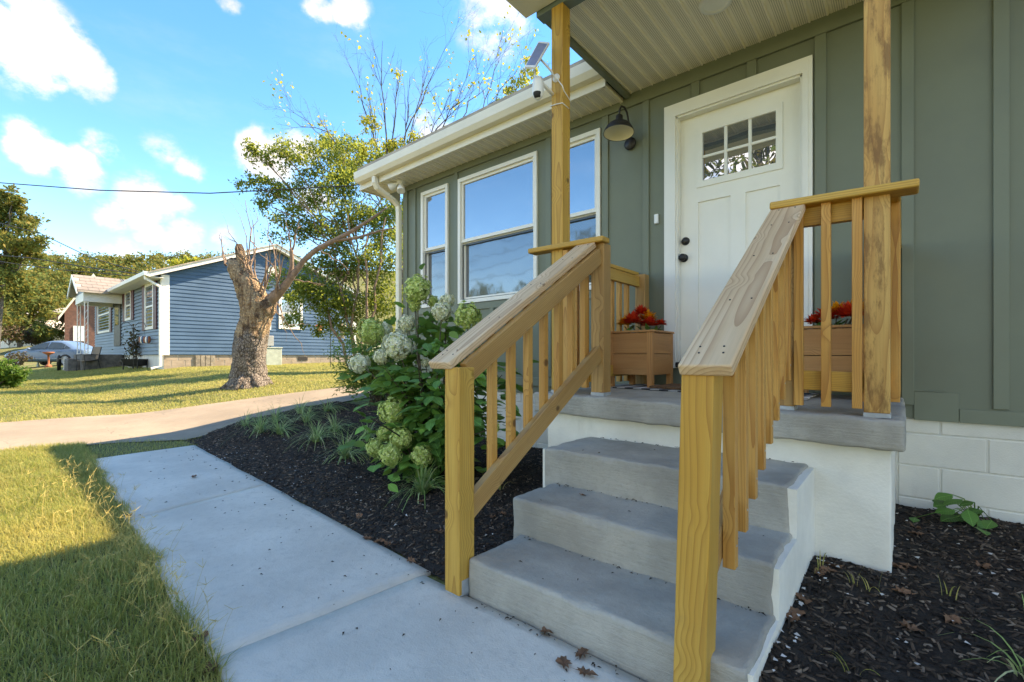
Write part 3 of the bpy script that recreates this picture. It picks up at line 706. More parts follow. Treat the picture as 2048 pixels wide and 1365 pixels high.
box('front_beam', (-1.90, 2.492, PB), (.06, 2.58, PB+.24), M['beam_green'], porch, .003); 
box('side_beam', (-1.90, 2.582, PB+.012), (-1.855, WY-.03, PB+.235), M['trim_green'], porch, .003); box('side_beam', (.015, 2.582, PB+.012), (.06, WY-.03, PB+.235), M['trim_green'], porch, .003)
x = -1.80
while x < .0: soffit_strip(x, 2.575, WY+.004, 2.362, porch); x += .105
box('ceiling_trim', (-1.853, 2.582, 2.350), (-1.838, WY-.03, 2.362), M['cream'], porch, .002); box('ceiling_trim', (-1.836, 2.582, 2.350), (.012, 2.597, 2.362), M['cream'], porch, .002)
prism('porch_roof', [(2.02, PB+.15), (WY+1.2, PB+.62), (WY+1.2, PB+.66), (2.02, PB+.19)], 'x', -2.02, .66, M['shingle_grey'], porch)  # unseen right end is stretched to keep sun off the stair rail cap
box('overhang', (-1.985, 2.05, PB+.03), (.58, 2.488, PB+.15), M['cream'], porch, .004)  # also drawn out to the right, out of view, to shade the cap
box('roof_infill', (-1.895, 2.6, PB+.236), (.05, WY-.04, PB+.26), M['cream'], porch, 0)
rl = MB().lathe((-.948, 3.205, 2.362), [(.105, -.002), (.103, -.012), (.078, -.016), (.074, -.010)], 28).build('recessed_light', M['pvc'], porch, True)
MB().lathe((-.948, 3.205, 2.352), [(.076, 0), (0.0005, -.001)], 28).build('lens', M['pvc'], rl)
# ------------------------------------------------------------------ steps
steps = thing('front_steps', 'three grey painted concrete steps with white sides up to the porch', 'steps', (-.9, 1.9, -1.0))
ST = [(-.84, 1.345, -1.385, -.315), (-.672, 1.685, -1.432, -.322), (-.49, 2.02, -1.488, -.330)]       # tread z, nose y, left x, right x
for k, (z, y, xl, xr) in enumerate(ST):
    rough_box('step', (xl, y, z-(.30 if k else .22)), (xr, 2.50 if k == 2 else ST[k+1][1]+.06, z), M['steps'], steps, .014, .02, .005, 9., None, .009)
for xs_, sgn in ((-.318, 1), (-1.50, -1)):
    prof = [(1.36, -1.15), (2.5, -1.15), (2.5, -.503), (2.03, -.503), (2.03, -.69), (1.70, -.69), (1.70, -.856), (1.36, -.856)]
    x0, x1 = (-.345, -.305) if sgn > 0 else (-1.506, -1.470)
    if sgn < 0: prof = [(2.035, -1.15), (2.5, -1.15), (2.5, -.503), (2.035, -.503)]
    prism('side_wall', prof, 'x', x0, x1, M['stucco'], steps)
# ------------------------------------------------------------------ railings
def stair_rail(name, label, nx0, top_lean, out, capx, mats):
    """nx0: left face of the newel at the foot; out: side (-1/+1) on which the balusters hang; capx: cap's x range"""
    t = thing(name, label, 'railing', (nx0+.045, 1.35, -1.0), 'stair railings')
    xc = nx0+.0445; xt = xc+top_lean; zt = -.042
    board('newel_post', (xc, 1.345, -.985), (xt, 1.345, zt), .089, .089, M[mats[0]], t, (0, -1, 0), .004)
    box('post_base', (xc-.043, 1.302, -1.012), (xc+.043, 1.388, -.984), M['galv'], t, .002)
    box('base_strap', (xc+.044, 1.315, -.985), (xc+.0475, 1.375, -.925), M['galv'], t, 0)
    zu = pz(xt)
    board('newel_post', (xt, 2.545, zu+.018), (xt, 2.545, .700), .089, .089, M['wood_rail'], t, (0, -1, 0), .004)
    box('post_base', (xt-.046, 2.498, zu-.005), (xt+.046, 2.592, zu+.018), M['galv'], t, .002)
    sl = .61; ya, yb = 1.285, 2.475; za = -.056
    n = Vector((0, -sl, 1)).normalized()
    cx = sum(capx)/2
    board('rail_cap', (cx, ya, za+.019), (cx, yb, za+.019+sl*(yb-ya)), abs(capx[1]-capx[0]), .036, M['wood_cap'], t, n, .007, 3)
    for yq in (1.33, 1.36, 1.62, 1.95, 2.25, 2.43):
        for q in (-.03, .035):
            MB().lathe((cx+q+.006*math.sin(yq*40), yq, za+.0375+sl*(yq-ya)+.004), [(.0003, .0015), (.003, .001), (.003, -.002)], 8, Vector((0, 0, 1)).rotation_difference(n).to_matrix()).build('screw', M['dark_metal'], t)
    xr = xt-out*.012
    for nm, dz, hh in (('top_rail', -.062, .089), ('bottom_rail', -.655, .089)):
        board(nm, (xr, 1.372, za+dz+sl*(1.372-ya)), (xr, 2.499, za+dz+sl*(2.499-ya)), .038, hh, M['wood_rail'], t, n, .003)
    xb = xr+out*.039
    for k in range(8 if out > 0 else 7):
        y = 1.52+k*.127 if out > 0 else 1.576+k*.135; zz = za+sl*(y-ya)
        b = board('baluster', (xb, y, zz-.735), (xb, y, zz-.012), .036, .036, M['wood_baluster'], t, (0, -1, 0), .002)
        c = MB().lathe((xb+out*.0182, y, zz-.665), [(0.0003, .0012), (.004, .001), (.004, 0)], 8, Matrix.Rotation(R(90)*out, 3, 'Y')).build('screw', M['galv'], b)
    return t
stair_rail('stair_railing', 'left stair railing with weathered sloping cap, beside the hydrangea', -1.478, 0., -1, (-1.562, -1.428), ('wood',))
stair_rail('stair_railing', 'right stair railing with broad weathered cap and leaning yellow newel post', -.503, .026, 1, (-.480, -.338), ('wood',))
def porch_rail(name, label, pts, wallpost):
    t = thing(name, label, 'railing', (pts[0][0], 2.54, pz(pts[0][0])), 'porch railings'); return t
lr = porch_rail('porch_railing', 'porch railing behind the left stair rail, returning to the house wall', [(-1.7,)], 0)
rr = porch_rail('porch_railing', 'short porch railing of three balusters beside the stained post, returning to the wall', [(-.3,)], 0)
zc = .712
board('rail_cap', (-1.945, 2.50, .722), (-1.372, 2.50, .716), .092, .034, M['wood'], lr, (0, 0, 1), .008, 3)
board('rail_cap', (-.480, 2.505, .716), (.052, 2.505, .698), .125, .034, M['wood'], rr, (0, 0, 1), .008, 3)
for t, a, b in ((lr, -1.683, -1.478), (rr, -.388, -.130)):
    for nm, z, h in (('top_rail', .655, .089), ('bottom_rail', -.105, .089)): board(nm, (a, 2.530, z), (b, 2.530, z-.006), .036, h, M['wood'], t, (0, 0, 1), .003)
for x in (-1.655, -1.585, -1.515): board('baluster', (x, 2.494, -.19), (x, 2.494, .69), .036, .034, M['wood_baluster'], lr, (0, -1, 0), .002)
for x in (-.368, -.262, -.150): board('baluster', (x, 2.494, -.222), (x, 2.494, .694), .036, .034, M['wood_baluster'], rr, (0, -1, 0), .002)
# the returns along the porch ends
for t, x, zf in ((lr, -1.728, pz(-1.73)), (rr, -.083, pz(-.08))):
    board('end_post', (x, 3.785, zf), (x, 3.785, .715), .089, .089, M['wood_rail'], t, (0, -1, 0), .004)
    xo = x+(-.02 if t is lr else .02)
    for nm, z, h in (('top_rail', .652, .089), ('bottom_rail', -.105, .089)): board(nm, (xo, 2.582, z), (xo, 3.739, z), .036, h, M['wood'], t, (0, 0, 1), .003)
    for k in range(8): board('baluster', (xo+(-.037 if t is lr else .037), 2.68+k*.132, -.2), (xo+(-.037 if t is lr else .037), 2.68+k*.132, .69), .036, .036, M['wood_baluster'], t, (0, -1, 0), .002)
board('rail_cap', (-1.80, 2.60, .735), (-1.80, 3.83, .735), .05, .03, M['wood'], lr, (0, 0, 1), .006)
board('rail_cap', (-.075, 2.572, .705), (-.075, 3.83, .705), .14, .034, M['wood'], rr, (0, 0, 1), .008, 3)
# ------------------------------------------------------------------ things on the porch and wall
def lamp():
    c = Vector((-1.862, 3.61, 1.93)); t = thing('wall_lamp', 'dark bronze gooseneck barn lamp on the green wall', 'lamp', (-1.862, WY, 1.93))
    tl = Matrix.Rotation(R(-5), 3, 'X')
    MB().lathe(c, [(.130, -.004), (.128, .0), (.122, .022), (.10, .062), (.066, .088), (.034, .100), (.030, .112), (.030, .150), (.014, .160)], 32, tl).build('lamp_shade', M['dark_metal'], t, True)
    MB().lathe(c+Vector((0, 0, -.001)), [(.126, .0), (.117, .020), (.095, .058), (.06, .083), (.001, .095)], 32, tl).build('shade_lining', M['cream'], t, True)
    top = c+tl @ Vector((0, 0, .155)); pts = [top, top+Vector((0, .006, .05)), top+Vector((0, .035, .095)), top+Vector((0, .09, .11)), top+Vector((0, .145, .085)), top+Vector((0, .175, .02)), top+Vector((0, .18, -.10)), top+Vector((0, .20, -.15)), Vector((c.x, WY-.02, top.z-.17))]
    MB().tube(pts, .0085, 8).build('arm', M['dark_metal'], t, True)
    MB().lathe((c.x, WY-.017, top.z-.17), [(.055, 0), (.055, .01), (.045, .02), (.001, .024)], 20, TY).build('backplate', M['dark_metal'], t, True)
lamp()
tag(box('doorbell', (-1.640, WY-.024, 1.152), (-1.602, WY, 1.236), M['pvc'], None, .008, 2), 'small cream doorbell button beside the door trim', 'doorbell')
ob = MB()
for a, b, c, d in ((-1.80, -1.70, .435, .45), (-1.80, -1.70, .31, .325), (-1.80, -1.785, .325, .435), (-1.715, -1.70, .325, .435)): ob.box((a, WY-.05, c), (b, WY, d))
ob.box((-1.786, WY-.02, .324), (-1.714, WY, .436)); tag(ob.build('outlet_box', M['grey_plastic']), 'clear grey weatherproof outlet cover on the wall behind the planter', 'outlet')
def bloom(c, r, mat, parent, rg):
    """a full artificial bloom: petals in tiers"""
    C, U, N, L, Wd = [], [], [], [], []
    for k in range(64):
        el = 1.45*(k/64)**.6; a = k*2.4; d = np.array([math.cos(a)*math.sin(el), math.sin(a)*math.sin(el), math.cos(el)])
        C.append(np.array(c)+d*r*.2); U.append(d+rg.normal(0, .12, 3)); N.append(np.array([-d[0]*.5, -d[1]*.5, 1.])); L.append(r*rg.uniform(.75, 1.)); Wd.append(r*.42)
    V, F = leaf_arrays(np.array(C), np.array(U), np.array(N), np.array(L), np.array(Wd)); return wobj('bloom', V, F, M[mat], parent)
def planter(x0, x1, y0, y1, zt, label, flabel, blooms):
    zf = pz((x0+x1)/2); t = thing('planter_box', label, 'planter', ((x0+x1)/2, (y0+y1)/2, zf), 'cedar planter boxes by the door'); lg = .042
    for x in (x0, x1-lg):
        for y in (y0, y1-lg): board('leg', (x+lg/2, y+lg/2, zf-.006), (x+lg/2, y+lg/2, zt-.016), lg, lg, M['wood_cedar'], t, (0, -1, 0), .003)
    hm = (zt-.02+zf+.10)/2
    for za, zb in ((zf+.10, hm-.002), (hm+.002, zt-.02)):
        for y in (y0+.012, y1-.012): board('side_board', (x0+lg, y, (za+zb)/2), (x1-lg, y, (za+zb)/2), .02, zb-za, M['wood_cedar'], t, (0, 0, 1), .002)
        for x in (x0+.012, x1-.012): board('side_board', (x, y0+lg, (za+zb)/2), (x, y1-lg, (za+zb)/2), .02, zb-za, M['wood_cedar'], t, (0, 0, 1), .002)
    o = .008; w = .05
    for a, b in (((x0-o, y0-o+w/2, zt-.008), (x1+o, y0-o+w/2, zt-.008)), ((x0-o, y1+o-w/2, zt-.008), (x1+o, y1+o-w/2, zt-.008)), ((x0-o+w/2, y0-o+w, zt-.008), (x0-o+w/2, y1+o-w, zt-.008)), ((x1+o-w/2, y0-o+w, zt-.008), (x1+o-w/2, y1+o-w, zt-.008))): board('rim_board', a, b, w, .016, M['wood_cedar'], t, (0, 0, 1), .003)
    box('floor_board', (x0+.03, y0+.03, zf+.105), (x1-.03, y1-.03, zf+.12), M['wood_cedar'], t, 0)
    box('soil', (x0+.025, y0+.025, zf+.121), (x1-.025, y1-.025, zt-.05), M['soil'], t, 0)
    rg = np.random.default_rng(int(abs(x0)*100)); fl = thing('flower_arrangement', flabel, 'flowers', ((x0+x1)/2, (y0+y1)/2, zt-.05), 'artificial flowers in the planters')
    for bx, by, bz, r, m in blooms:
        c = ((x0+x1)/2+bx, (y0+y1)/2+by, zt+bz); bloom(c, r*1.25, m, fl, rg)
        MB().tube([((x0+x1)/2+bx*.5, (y0+y1)/2+by*.5, zt-.055), Vector(c)-Vector((0, 0, .01))], .004, 5).build('stem', M['stem'], fl)
    n = 16; C = np.array([((x0+x1)/2, (y0+y1)/2, zt-.0)])+rg.uniform(-1, 1, (n, 3))*np.array([.12, .12, .02]); U = rand_dirs(rg, n, .5)
    V, F = leaf_arrays(C, U, np.tile([0., 0, 1], (n, 1)), rg.uniform(.06, .1, n), rg.uniform(.03, .045, n)); wobj('leaf', V, F, M['leaf_hyd'], fl)
planter(-1.775, -1.41, 3.26, 3.67, .205, 'cedar planter box standing left of the door', 'red and orange blooms with two tall red heads in the left planter',
        [(-.03, -.08, .06, .075, 'red_petal'), (.0, .0, .135, .062, 'red_petal'), (.05, .02, .095, .06, 'orange_petal'), (-.12, -.04, .055, .055, 'orange_petal'), (.10, -.05, .04, .06, 'red_petal'), (.14, .06, .05, .04, 'red_petal'), (.02, .1, .05, .06, 'red_petal')])
planter(-.53, -.15, 3.30, 3.70, .190, 'cedar planter box behind the short railing, right of the door', 'red and orange blooms low in the planter behind the short railing',
        [(.09, -.1, .05, .07, 'red_petal'), (.03, -.03, .075, .065, 'orange_petal'), (.12, .0, .09, .06, 'orange_petal'), (-.02, -.1, .045, .06, 'red_petal'), (.10, .08, .07, .07, 'red_petal'), (-.1, .05, .03, .05, 'red_petal')])
def mats_():
    m, t = newmat('buffalo_check'); s = t.new('ShaderNodeSeparateXYZ', {0: objco(t)})
    a = t.m('GREATER_THAN', t.m('FRACT', t.m('DIVIDE', s.outputs[0], .13)), .5); b = t.m('GREATER_THAN', t.m('FRACT', t.m('DIVIDE', s.outputs[1], .13)), .5)
    finish(t, t.mix(t.m('MULTIPLY', t.m('ADD', a, b), .5), (.03, .03, .032), (.72, .71, .68)), .9, t.noise(objco(t), 200., 2.), .4, .003)
    zz = pz(-.95); V, F = [], []
    def sheet(name, x0, x1, y0, y1, z0, th, mat, label):
        V, F, _, _ = rbox_arrays((x0, y0, z0), (x1, y1, z0+th), th*.4, .05)
        for p in V: p[2] += .004*mnoise.noise(Vector((p[0]*5, p[1]*5, z0*50)))+pz(p[0])-zz
        tag(wobj(name, V, F, mat, None, True), label, 'doormat')
    sheet('doormat', -1.66, -.42, 3.12, 3.62, zz+.002, .008, m, 'black and white checked rug under the coir doormat')
    sheet('doormat', -1.40, -.62, 3.18, 3.60, zz+.011, .018, M['coir'], 'brown coir doormat in front of the door')
mats_()
# security camera, its solar panel, the cable
sp = thing('solar_panel', 'small tilted solar panel clamped to the porch post', 'solar panel', (-1.75, 2.45, 1.9))
c4 = [atD(1050, 136, 2.86), atD(1070, 137, 2.80), atD(1099, 87, 2.95), atD(1078, 85, 3.02)]; nrm = (c4[1]-c4[0]).cross(c4[3]-c4[0]).normalized()
def quadslab(q, d0, d1): return [p+nrm*d0 for p in q]+[p+nrm*d1 for p in q], [(3, 2, 1, 0), (4, 5, 6, 7), (0, 1, 5, 4), (1, 2, 6, 5), (2, 3, 7, 6), (3, 0, 4, 7)]
wobj('panel_frame', *quadslab(c4, -.006, .006), M['pvc'], sp); cm = sum(c4, Vector())/4
for sd in (.0065, -.0065): wobj('cell', *quadslab([cm+(p-cm)*.86 for p in c4], sd, sd+math.copysign(.001, sd)), M['solar'], sp)
bp = Vector((-1.73, 2.4895, 1.83)); MB().lathe(bp, [(.026, 0), (.026, .008), (.012, .012), (.010, .03), (.001, .032)], 16, TY).build('bracket', M['pvc'], sp, True)
MB().tube([bp+Vector((0, -.03, 0)), bp+Vector((-.01, -.05, .03)), cm-nrm*.004], .007, 8).build('arm', M['pvc'], sp, True)
kc = atD(1076, 175, 2.90); sc_t = thing('security_camera', 'white dome security camera hanging from the porch post', 'camera', kc)
MB().lathe(kc, [(.001, .055), (.030, .055), (.034, .03), (.036, .0), (.036, -.03), (.030, -.058), (.016, -.075), (.001, -.08)], 20).build('housing', M['pvc'], sc_t, True)
MB().lathe(kc+Vector((.004, -.012, -.045)), [(.001, -.03), (.018, -.026), (.026, -.008), (.027, .002)], 16).build('lens', M['dark'], sc_t, True)
MB().tube([kc+Vector((-.022, 0, .04)), kc+Vector((-.026, -.004, .16))], .006, 8).build('antenna', M['pvc'], sc_t, True)
MB().tube([kc+Vector((.02, .01, .03)), Vector((-1.772, 2.55, kc.z+.035))], .012, 8).build('bracket', M['pvc'], sc_t, True)
zz = kc.z-.04
tag(MB().tube([bp+Vector((.01, -.012, -.01)), Vector((-1.682, 2.487, 1.76)), Vector((-1.680, 2.50, 1.735)), Vector((-1.680, 2.58, 1.70)), Vector((-1.72, 2.583, 1.66)), Vector((-1.773, 2.583, zz+.02)), Vector((-1.776, 2.53, zz)), Vector((-1.773, 2.487, zz)), Vector((-1.73, 2.486, zz-.004)), Vector((-1.682, 2.487, zz-.012)), Vector((-1.680, 2.56, zz-.02))], .0032, 6).build('cable', M['pvc'], None, True), 'white power cable looped round the porch post', 'cable')
fl_c = Vector((-5.05, 3.68, ZS)); fl = thing('flood_light', 'white twin flood light under the eave by the downspout', 'light', fl_c)
MB().lathe(fl_c, [(.055, 0), (.055, -.02), (.03, -.03), (.001, -.032)], 18).build('mount', M['pvc'], fl, True)
for dx_, dy_, dz_ in ((.03, -.02, -.075), (-.10, -.05, -.05)):
    dv = Vector((dx_, dy_, dz_)).normalized(); q = Vector((0, 0, 1)).rotation_difference(dv).to_matrix()
    MB().lathe(fl_c+dv*.02, [(.016, 0), (.018, .04), (.03, .06), (.046, .10), (.055, .15), (.045, .152), (.001, .14)], 18, q).build('lamp_head', M['pvc'], fl, True)
# ------------------------------------------------------------------ planting
rng = np.random.default_rng(11)
def hydrangea():
    base = Vector((-2.95, 2.45, bed_left_z(-2.95, 2.45))); t = thing('hydrangea_bush', 'hydrangea bush with lime green and cream flower heads by the window', 'bush', base)
    heads = [(835, 580, 46, 4.1, 'g'), (829, 612, 22, 4.1, 'g'), (866, 604, 20, 4.15, 'g'), (894, 602, 28, 4.0, 'w'), (884, 624, 34, 3.9, 'w'), (934, 632, 48, 3.75, 'g'), (814, 648, 32, 4.2, 'w'), (742, 664, 46, 4.3, 'g'),
             (768, 660, 28, 4.4, 'w'), (795, 692, 54, 3.9, 'w'), (763, 714, 28, 4.1, 'w'), (719, 727, 36, 4.2, 'w'), (785, 824, 46, 3.7, 'g'), (803, 877, 40, 3.45, 'g'), (781, 910, 38, 3.35, 'g'), (844, 913, 38, 3.3, 'g'), (750, 896, 30, 3.6, 'g'),
             (770, 868, 28, 3.7, 'g'), (851, 727, 16, 4.0, 'w'), (990, 855, 18, 3.2, 'g'), (798, 668, 18, 4.5, 'w')]
    protos = {}
    for kind, mat, asp in (('g0', 'floret_green', 1.15), ('g1', 'floret_green', 1.0), ('w0', 'floret_white', .95), ('w1', 'floret_white', .85)):
        n = 430; C0 = rand_dirs(rng, n); C0 = C0*np.array([1, 1, asp])*rng.uniform(.74, 1.06, (n, 1))*(1+.14*np.sin(C0[:, :1]*7+C0[:, 1:2]*5)); C0 *= .5
        Cs, Us, Ns, Ls = [], [], [], []
        for c in C0:
            nn = c/np.linalg.norm(c); a = np.cross(nn, [.3, .5, .8]); a /= np.linalg.norm(a); b = np.cross(nn, a); ph = rng.uniform(0, 6)
            for k in range(4):
                an = ph+k*1.5708; u = a*math.cos(an)+b*math.sin(an); Cs.append(c); Us.append(u+nn*rng.uniform(.1, .6)); Ns.append(nn); Ls.append(rng.uniform(.085, .12))
        V, F = leaf_arrays(np.array(Cs), np.array(Us), np.array(Ns), np.array(Ls), np.array(Ls)*.85)
        cm_ = MB().lathe((0, 0, 0), [(.001, .36*asp), (.20, .29*asp), (.32, .14*asp), (.35, 0), (.32, -.14*asp), (.20, -.29*asp), (.001, -.36*asp)], 12); F = [tuple(q) for q in F]+[tuple(i+len(V) for i in f) for f in cm_.F]; V = np.concatenate([V, np.array(cm_.V)]); protos[kind] = np_mesh('flower_head', V, F); protos[kind].materials.append(M[mat])
    stems = MB(); hp = []
    for i, (px, py, s, d, k) in enumerate(heads):
        c = atD(px, py, d); dia = s*d/FOC*1.05; hp.append((c, dia)); me = protos[k+str(i % 2)]
        ax = Vector((rng.normal(0, .3), rng.normal(0, .3), 1)).normalized(); Mx = Matrix.Translation(c) @ ax.to_track_quat('Z', 'Y').to_matrix().to_4x4() @ Matrix.Rotation(rng.uniform(0, 6), 4, 'Z') @ Matrix.Scale(dia, 4)
        link('flower_head', me, None, t, Mx)
        b0 = base+Vector((rng.normal(0, .10), rng.normal(0, .10), -.02)); mid = (b0+c)/2+Vector((rng.normal(0, .05), rng.normal(0, .05), .12))
        stems.tube([b0, b0*.6+mid*.4+Vector((0, 0, .05)), mid, mid*.4+c*.6, c], [.008, .007, .006, .005, .004], 5, False)
    for i in range(22):
        e = base+Vector((rng.normal(0, .36), rng.normal(0, .36), rng.uniform(.3, 1.15))); b0 = base+Vector((rng.normal(0, .1), rng.normal(0, .1), -.02)); mid = (b0+e)/2+Vector((0, 0, .1))
        stems.tube([b0, mid, e], [.007, .006, .003], 5, False); hp.append((e, .02))
    stems.build('stems', M['stem'], t)
    # leaves along the stems: the largest 300 are parts, the rest one part
    lm = []
    for v in range(3):
        segs = 6; V, F = [], []
        for i in range(segs+1):
            u = i/segs; w = .30*math.sin(math.pi*min(1, u*1.02))**.8*(1-.25*u)+.004; zc_ = -.18*u*u+(.02*math.sin(u*9+v)); 
            V += [(u, -w, zc_+.10*w+.015*math.sin(i*2.1+v)), (u, 0, zc_), (u, w, zc_+.10*w+.015*math.cos(i*1.7+v))]
        for i in range(segs):
            for k in (0, 1): F.append((i*3+k, i*3+3+k, i*3+4+k, i*3+1+k))
        me = np_mesh('leaf', V, F, True); me.materials.append(M['leaf_one'][v]); lm.append(me)
    rest = MB(); cnt = 0; cand = []
    for i in range(2300):
        c, dia = hp[int(rng.integers(len(hp)))]; u = rng.uniform(.12, .97)**.75
        b0 = base+Vector((0, 0, .0)); p = b0.lerp(c, u)+Vector((0, 0, .12*math.sin(u*3.1)))+Vector(rng.normal(0, .11, 3))
        if p.z < bed_left_z(p.x, p.y)+.03 or p.y > 3.78: continue
        out = Vector((p.x-base.x, p.y-base.y, 0)); out = (out.normalized() if out.length > .05 else Vector((1, 0, 0)))+Vector(rng.normal(0, .55, 3)); out.z = rng.uniform(-.5, .45)
        dp_ = -p.x*cS+p.y*cC; hide = False
        for c2, dia2 in hp[:len(heads)]:
            d2 = -c2.x*cS+c2.y*cC
            if dp_ < d2+.03 and (p/dp_-c2/d2).length < (dia2*.5+.05)/d2: hide = True; break
        if hide: continue
        cand.append((p, out.normalized(), rng.uniform(.09, .165)))
    cand.sort(key=lambda q: (q[0].length-q[2]*6))
    for i, (p, u, L) in enumerate(cand):
        n = Vector((rng.normal(0, .35), rng.normal(0, .35), 1)); y = n.cross(u).normalized(); z = u.cross(y)
        Mx = Matrix.Translation(p) @ Matrix((u*L, y*L*rng.uniform(.9, 1.15), z*L)).transposed().to_4x4()
        if i < 300: link('leaf', lm[i % 3], None, t, Mx)
        else:
            V = [Mx @ v.co for v in lm[i % 3].vertices]; rest.add(V, [tuple(q.vertices) for q in lm[i % 3].polygons])
    tag(rest.build('foliage', M['leaf_hyd'], t, True), kind='stuff'); return lm
def one_leaf(name, c):
    m, t = newmat(name); rnd = t.new('ShaderNodeObjectInfo').outputs['Random']; o = objco(t)
    s = t.new('ShaderNodeSeparateXYZ', {0: o}); ay = t.m('ABSOLUTE', s.outputs[1])
    vein = t.mr(t.m('ABSOLUTE', t.m('SUBTRACT', t.m('FRACT', t.m('MULTIPLY', t.m('SUBTRACT', s.outputs[0], ay), 8.)), .5)), .10, .0, 0, .35)
    vein = t.m('MAXIMUM', vein, t.mr(ay, .02, .0, 0, .6))
    col = t.mix(rnd, tuple(x*.55 for x in c), tuple(min(1, x*1.5) for x in c)); col = t.mix(vein, col, tuple(min(1, x*2.6) for x in c))
    p = finish(t, col, .5, vein, .3, .01); p.inputs['Specular IOR Level'].default_value = .3; tr = t.new('ShaderNodeBsdfTranslucent', {'Color': col}); mx = t.new('ShaderNodeMixShader', {0: .25, 1: p.outputs[0], 2: tr.outputs[0]})
    t.l.new(mx.outputs[0], [n for n in t.n if n.bl_idname == 'ShaderNodeOutputMaterial'][0].inputs[0]); return m
M['leaf_one'] = [one_leaf('hydrangea_leaf_%s' % k, c) for k, c in (('a', (.095, .23, .045)), ('b', (.13, .28, .05)), ('c', (.085, .20, .045)))]
LEAF = hydrangea()
def nandina():
    base = hit(765, 802, .03); t = thing('nandina_shrub', 'feathery green shrub with cane stems at the house corner', 'shrub', base); st = MB(); C, U, L = [], [], []
    for i in range(34):
        b0 = base+Vector((rng.normal(0, .13), rng.normal(0, .13), -.03)); an = rng.uniform(0, 6.28); sp_ = rng.uniform(.05, .62); h = rng.uniform(.35, 1.05)
        e = b0+Vector((math.cos(an)*sp_, math.sin(an)*sp_, h)); st.tube([b0, b0.lerp(e, .5)+Vector((0, 0, .05)), e], [.012, .010, .006], 5, False)
        for f in range(9):
            fd = Vector((math.cos(an+rng.normal(0, 1.2)), math.sin(an+rng.normal(0, 1.2)), rng.uniform(-.25, .5))).normalized(); o = b0.lerp(e, rng.uniform(.55, 1.)); fl_ = rng.uniform(.18, .38)
            for s in range(26):
                u = rng.uniform(.15, 1); C.append(o+fd*fl_*u+Vector(rng.normal(0, .04, 3))-Vector((0, 0, .10*u*u))); U.append(fd+Vector(rng.normal(0, .6, 3))); L.append(rng.uniform(.045, .085))
    st.build('stems', M['stem'], t); n = len(C); C = np.array(C); ok = C[:, 1] < 3.80; keep = ok | (C[:, 0] < -5.35)
    V, F = leaf_arrays(C[keep], np.array(U)[keep], np.tile([0., 0, 1], (keep.sum(), 1))+rng.normal(0, .4, (keep.sum(), 3)), np.array(L)[keep], np.array(L)[keep]*.3)
    tag(wobj('foliage', V, F, M['leaf_nand'], t), kind='stuff')
nandina()
def blades_arrays(rg, base, n, h, spread, w):
    """arching strap leaves from one crown"""
    V, F = [], []
    for i in range(n):
        an = rg.uniform(0, 6.283); L = h*rg.uniform(.6, 1.15); lean = rg.uniform(.15, 1.)*spread; d = Vector((math.cos(an), math.sin(an), 0)); s = Vector((-d.y, d.x, 0)); b = base+d*rg.uniform(0, .025)+s*rg.normal(0, .01); o = len(V); k = 6
        for j in range(k+1):
            u = j/k; p = b+d*lean*L*(u**1.6)*1.1+Vector((0, 0, L*(u*(1.15-lean*.35)-.85*lean*u*u*u))); ww = w*(1-.85*u**2)*.5; V += [p-s*ww, p+s*ww+Vector((0, 0, .001))]
        for j in range(k): F.append((o+j*2, o+j*2+1, o+j*2+3, o+j*2+2))
    return V, F
for px, py, h, n in ((845, 992, .30, 110), (690, 918, .33, 110), (633, 888, .34, 100), (560, 868, .32, 80), (612, 846, .32, 90), (520, 868, .36, 80), (668, 866, .30, 90), (735, 880, .30, 80), (490, 854, .28, 50), (600, 830, .34, 70), (655, 826, .32, 70), (552, 846, .32, 80)):
    b = hit(px, py, .045); b.z = bed_left_z(b.x, b.y)-.01
    lab = {845: 'striped grassy clump beside the left newel post and the walk', 735: 'striped grassy clump tucked under the lowest hydrangea heads', 690: 'striped grassy clump spreading widest over the open mulch', 490: 'thin yellowish grassy clump at the corner of bed and drive'}.get(px, 'striped grassy clump with arching blades near the drive edge of the mulch bed' if py < 870 else 'striped grassy clump with arching blades standing in open mulch')
    tag(wobj('liriope_clump', *blades_arrays(rng, b, n, h, 1.35, .0085), M['leaf_lir'], None, False, b), lab, 'plant', 'liriope clumps in the bed')
b = Vector((1.02, 1.62, bed_right_z(1.02, 1.62))); b = onZ(2062, 1372, -.92); b.z = bed_right_z(b.x, b.y)-.01
tag(wobj('liriope_clump', *blades_arrays(rng, b, 18, .24, 1.5, .009), M['leaf_lir'], None, False, b), 'sparse arching grassy clump in the bed right of the steps', 'plant')
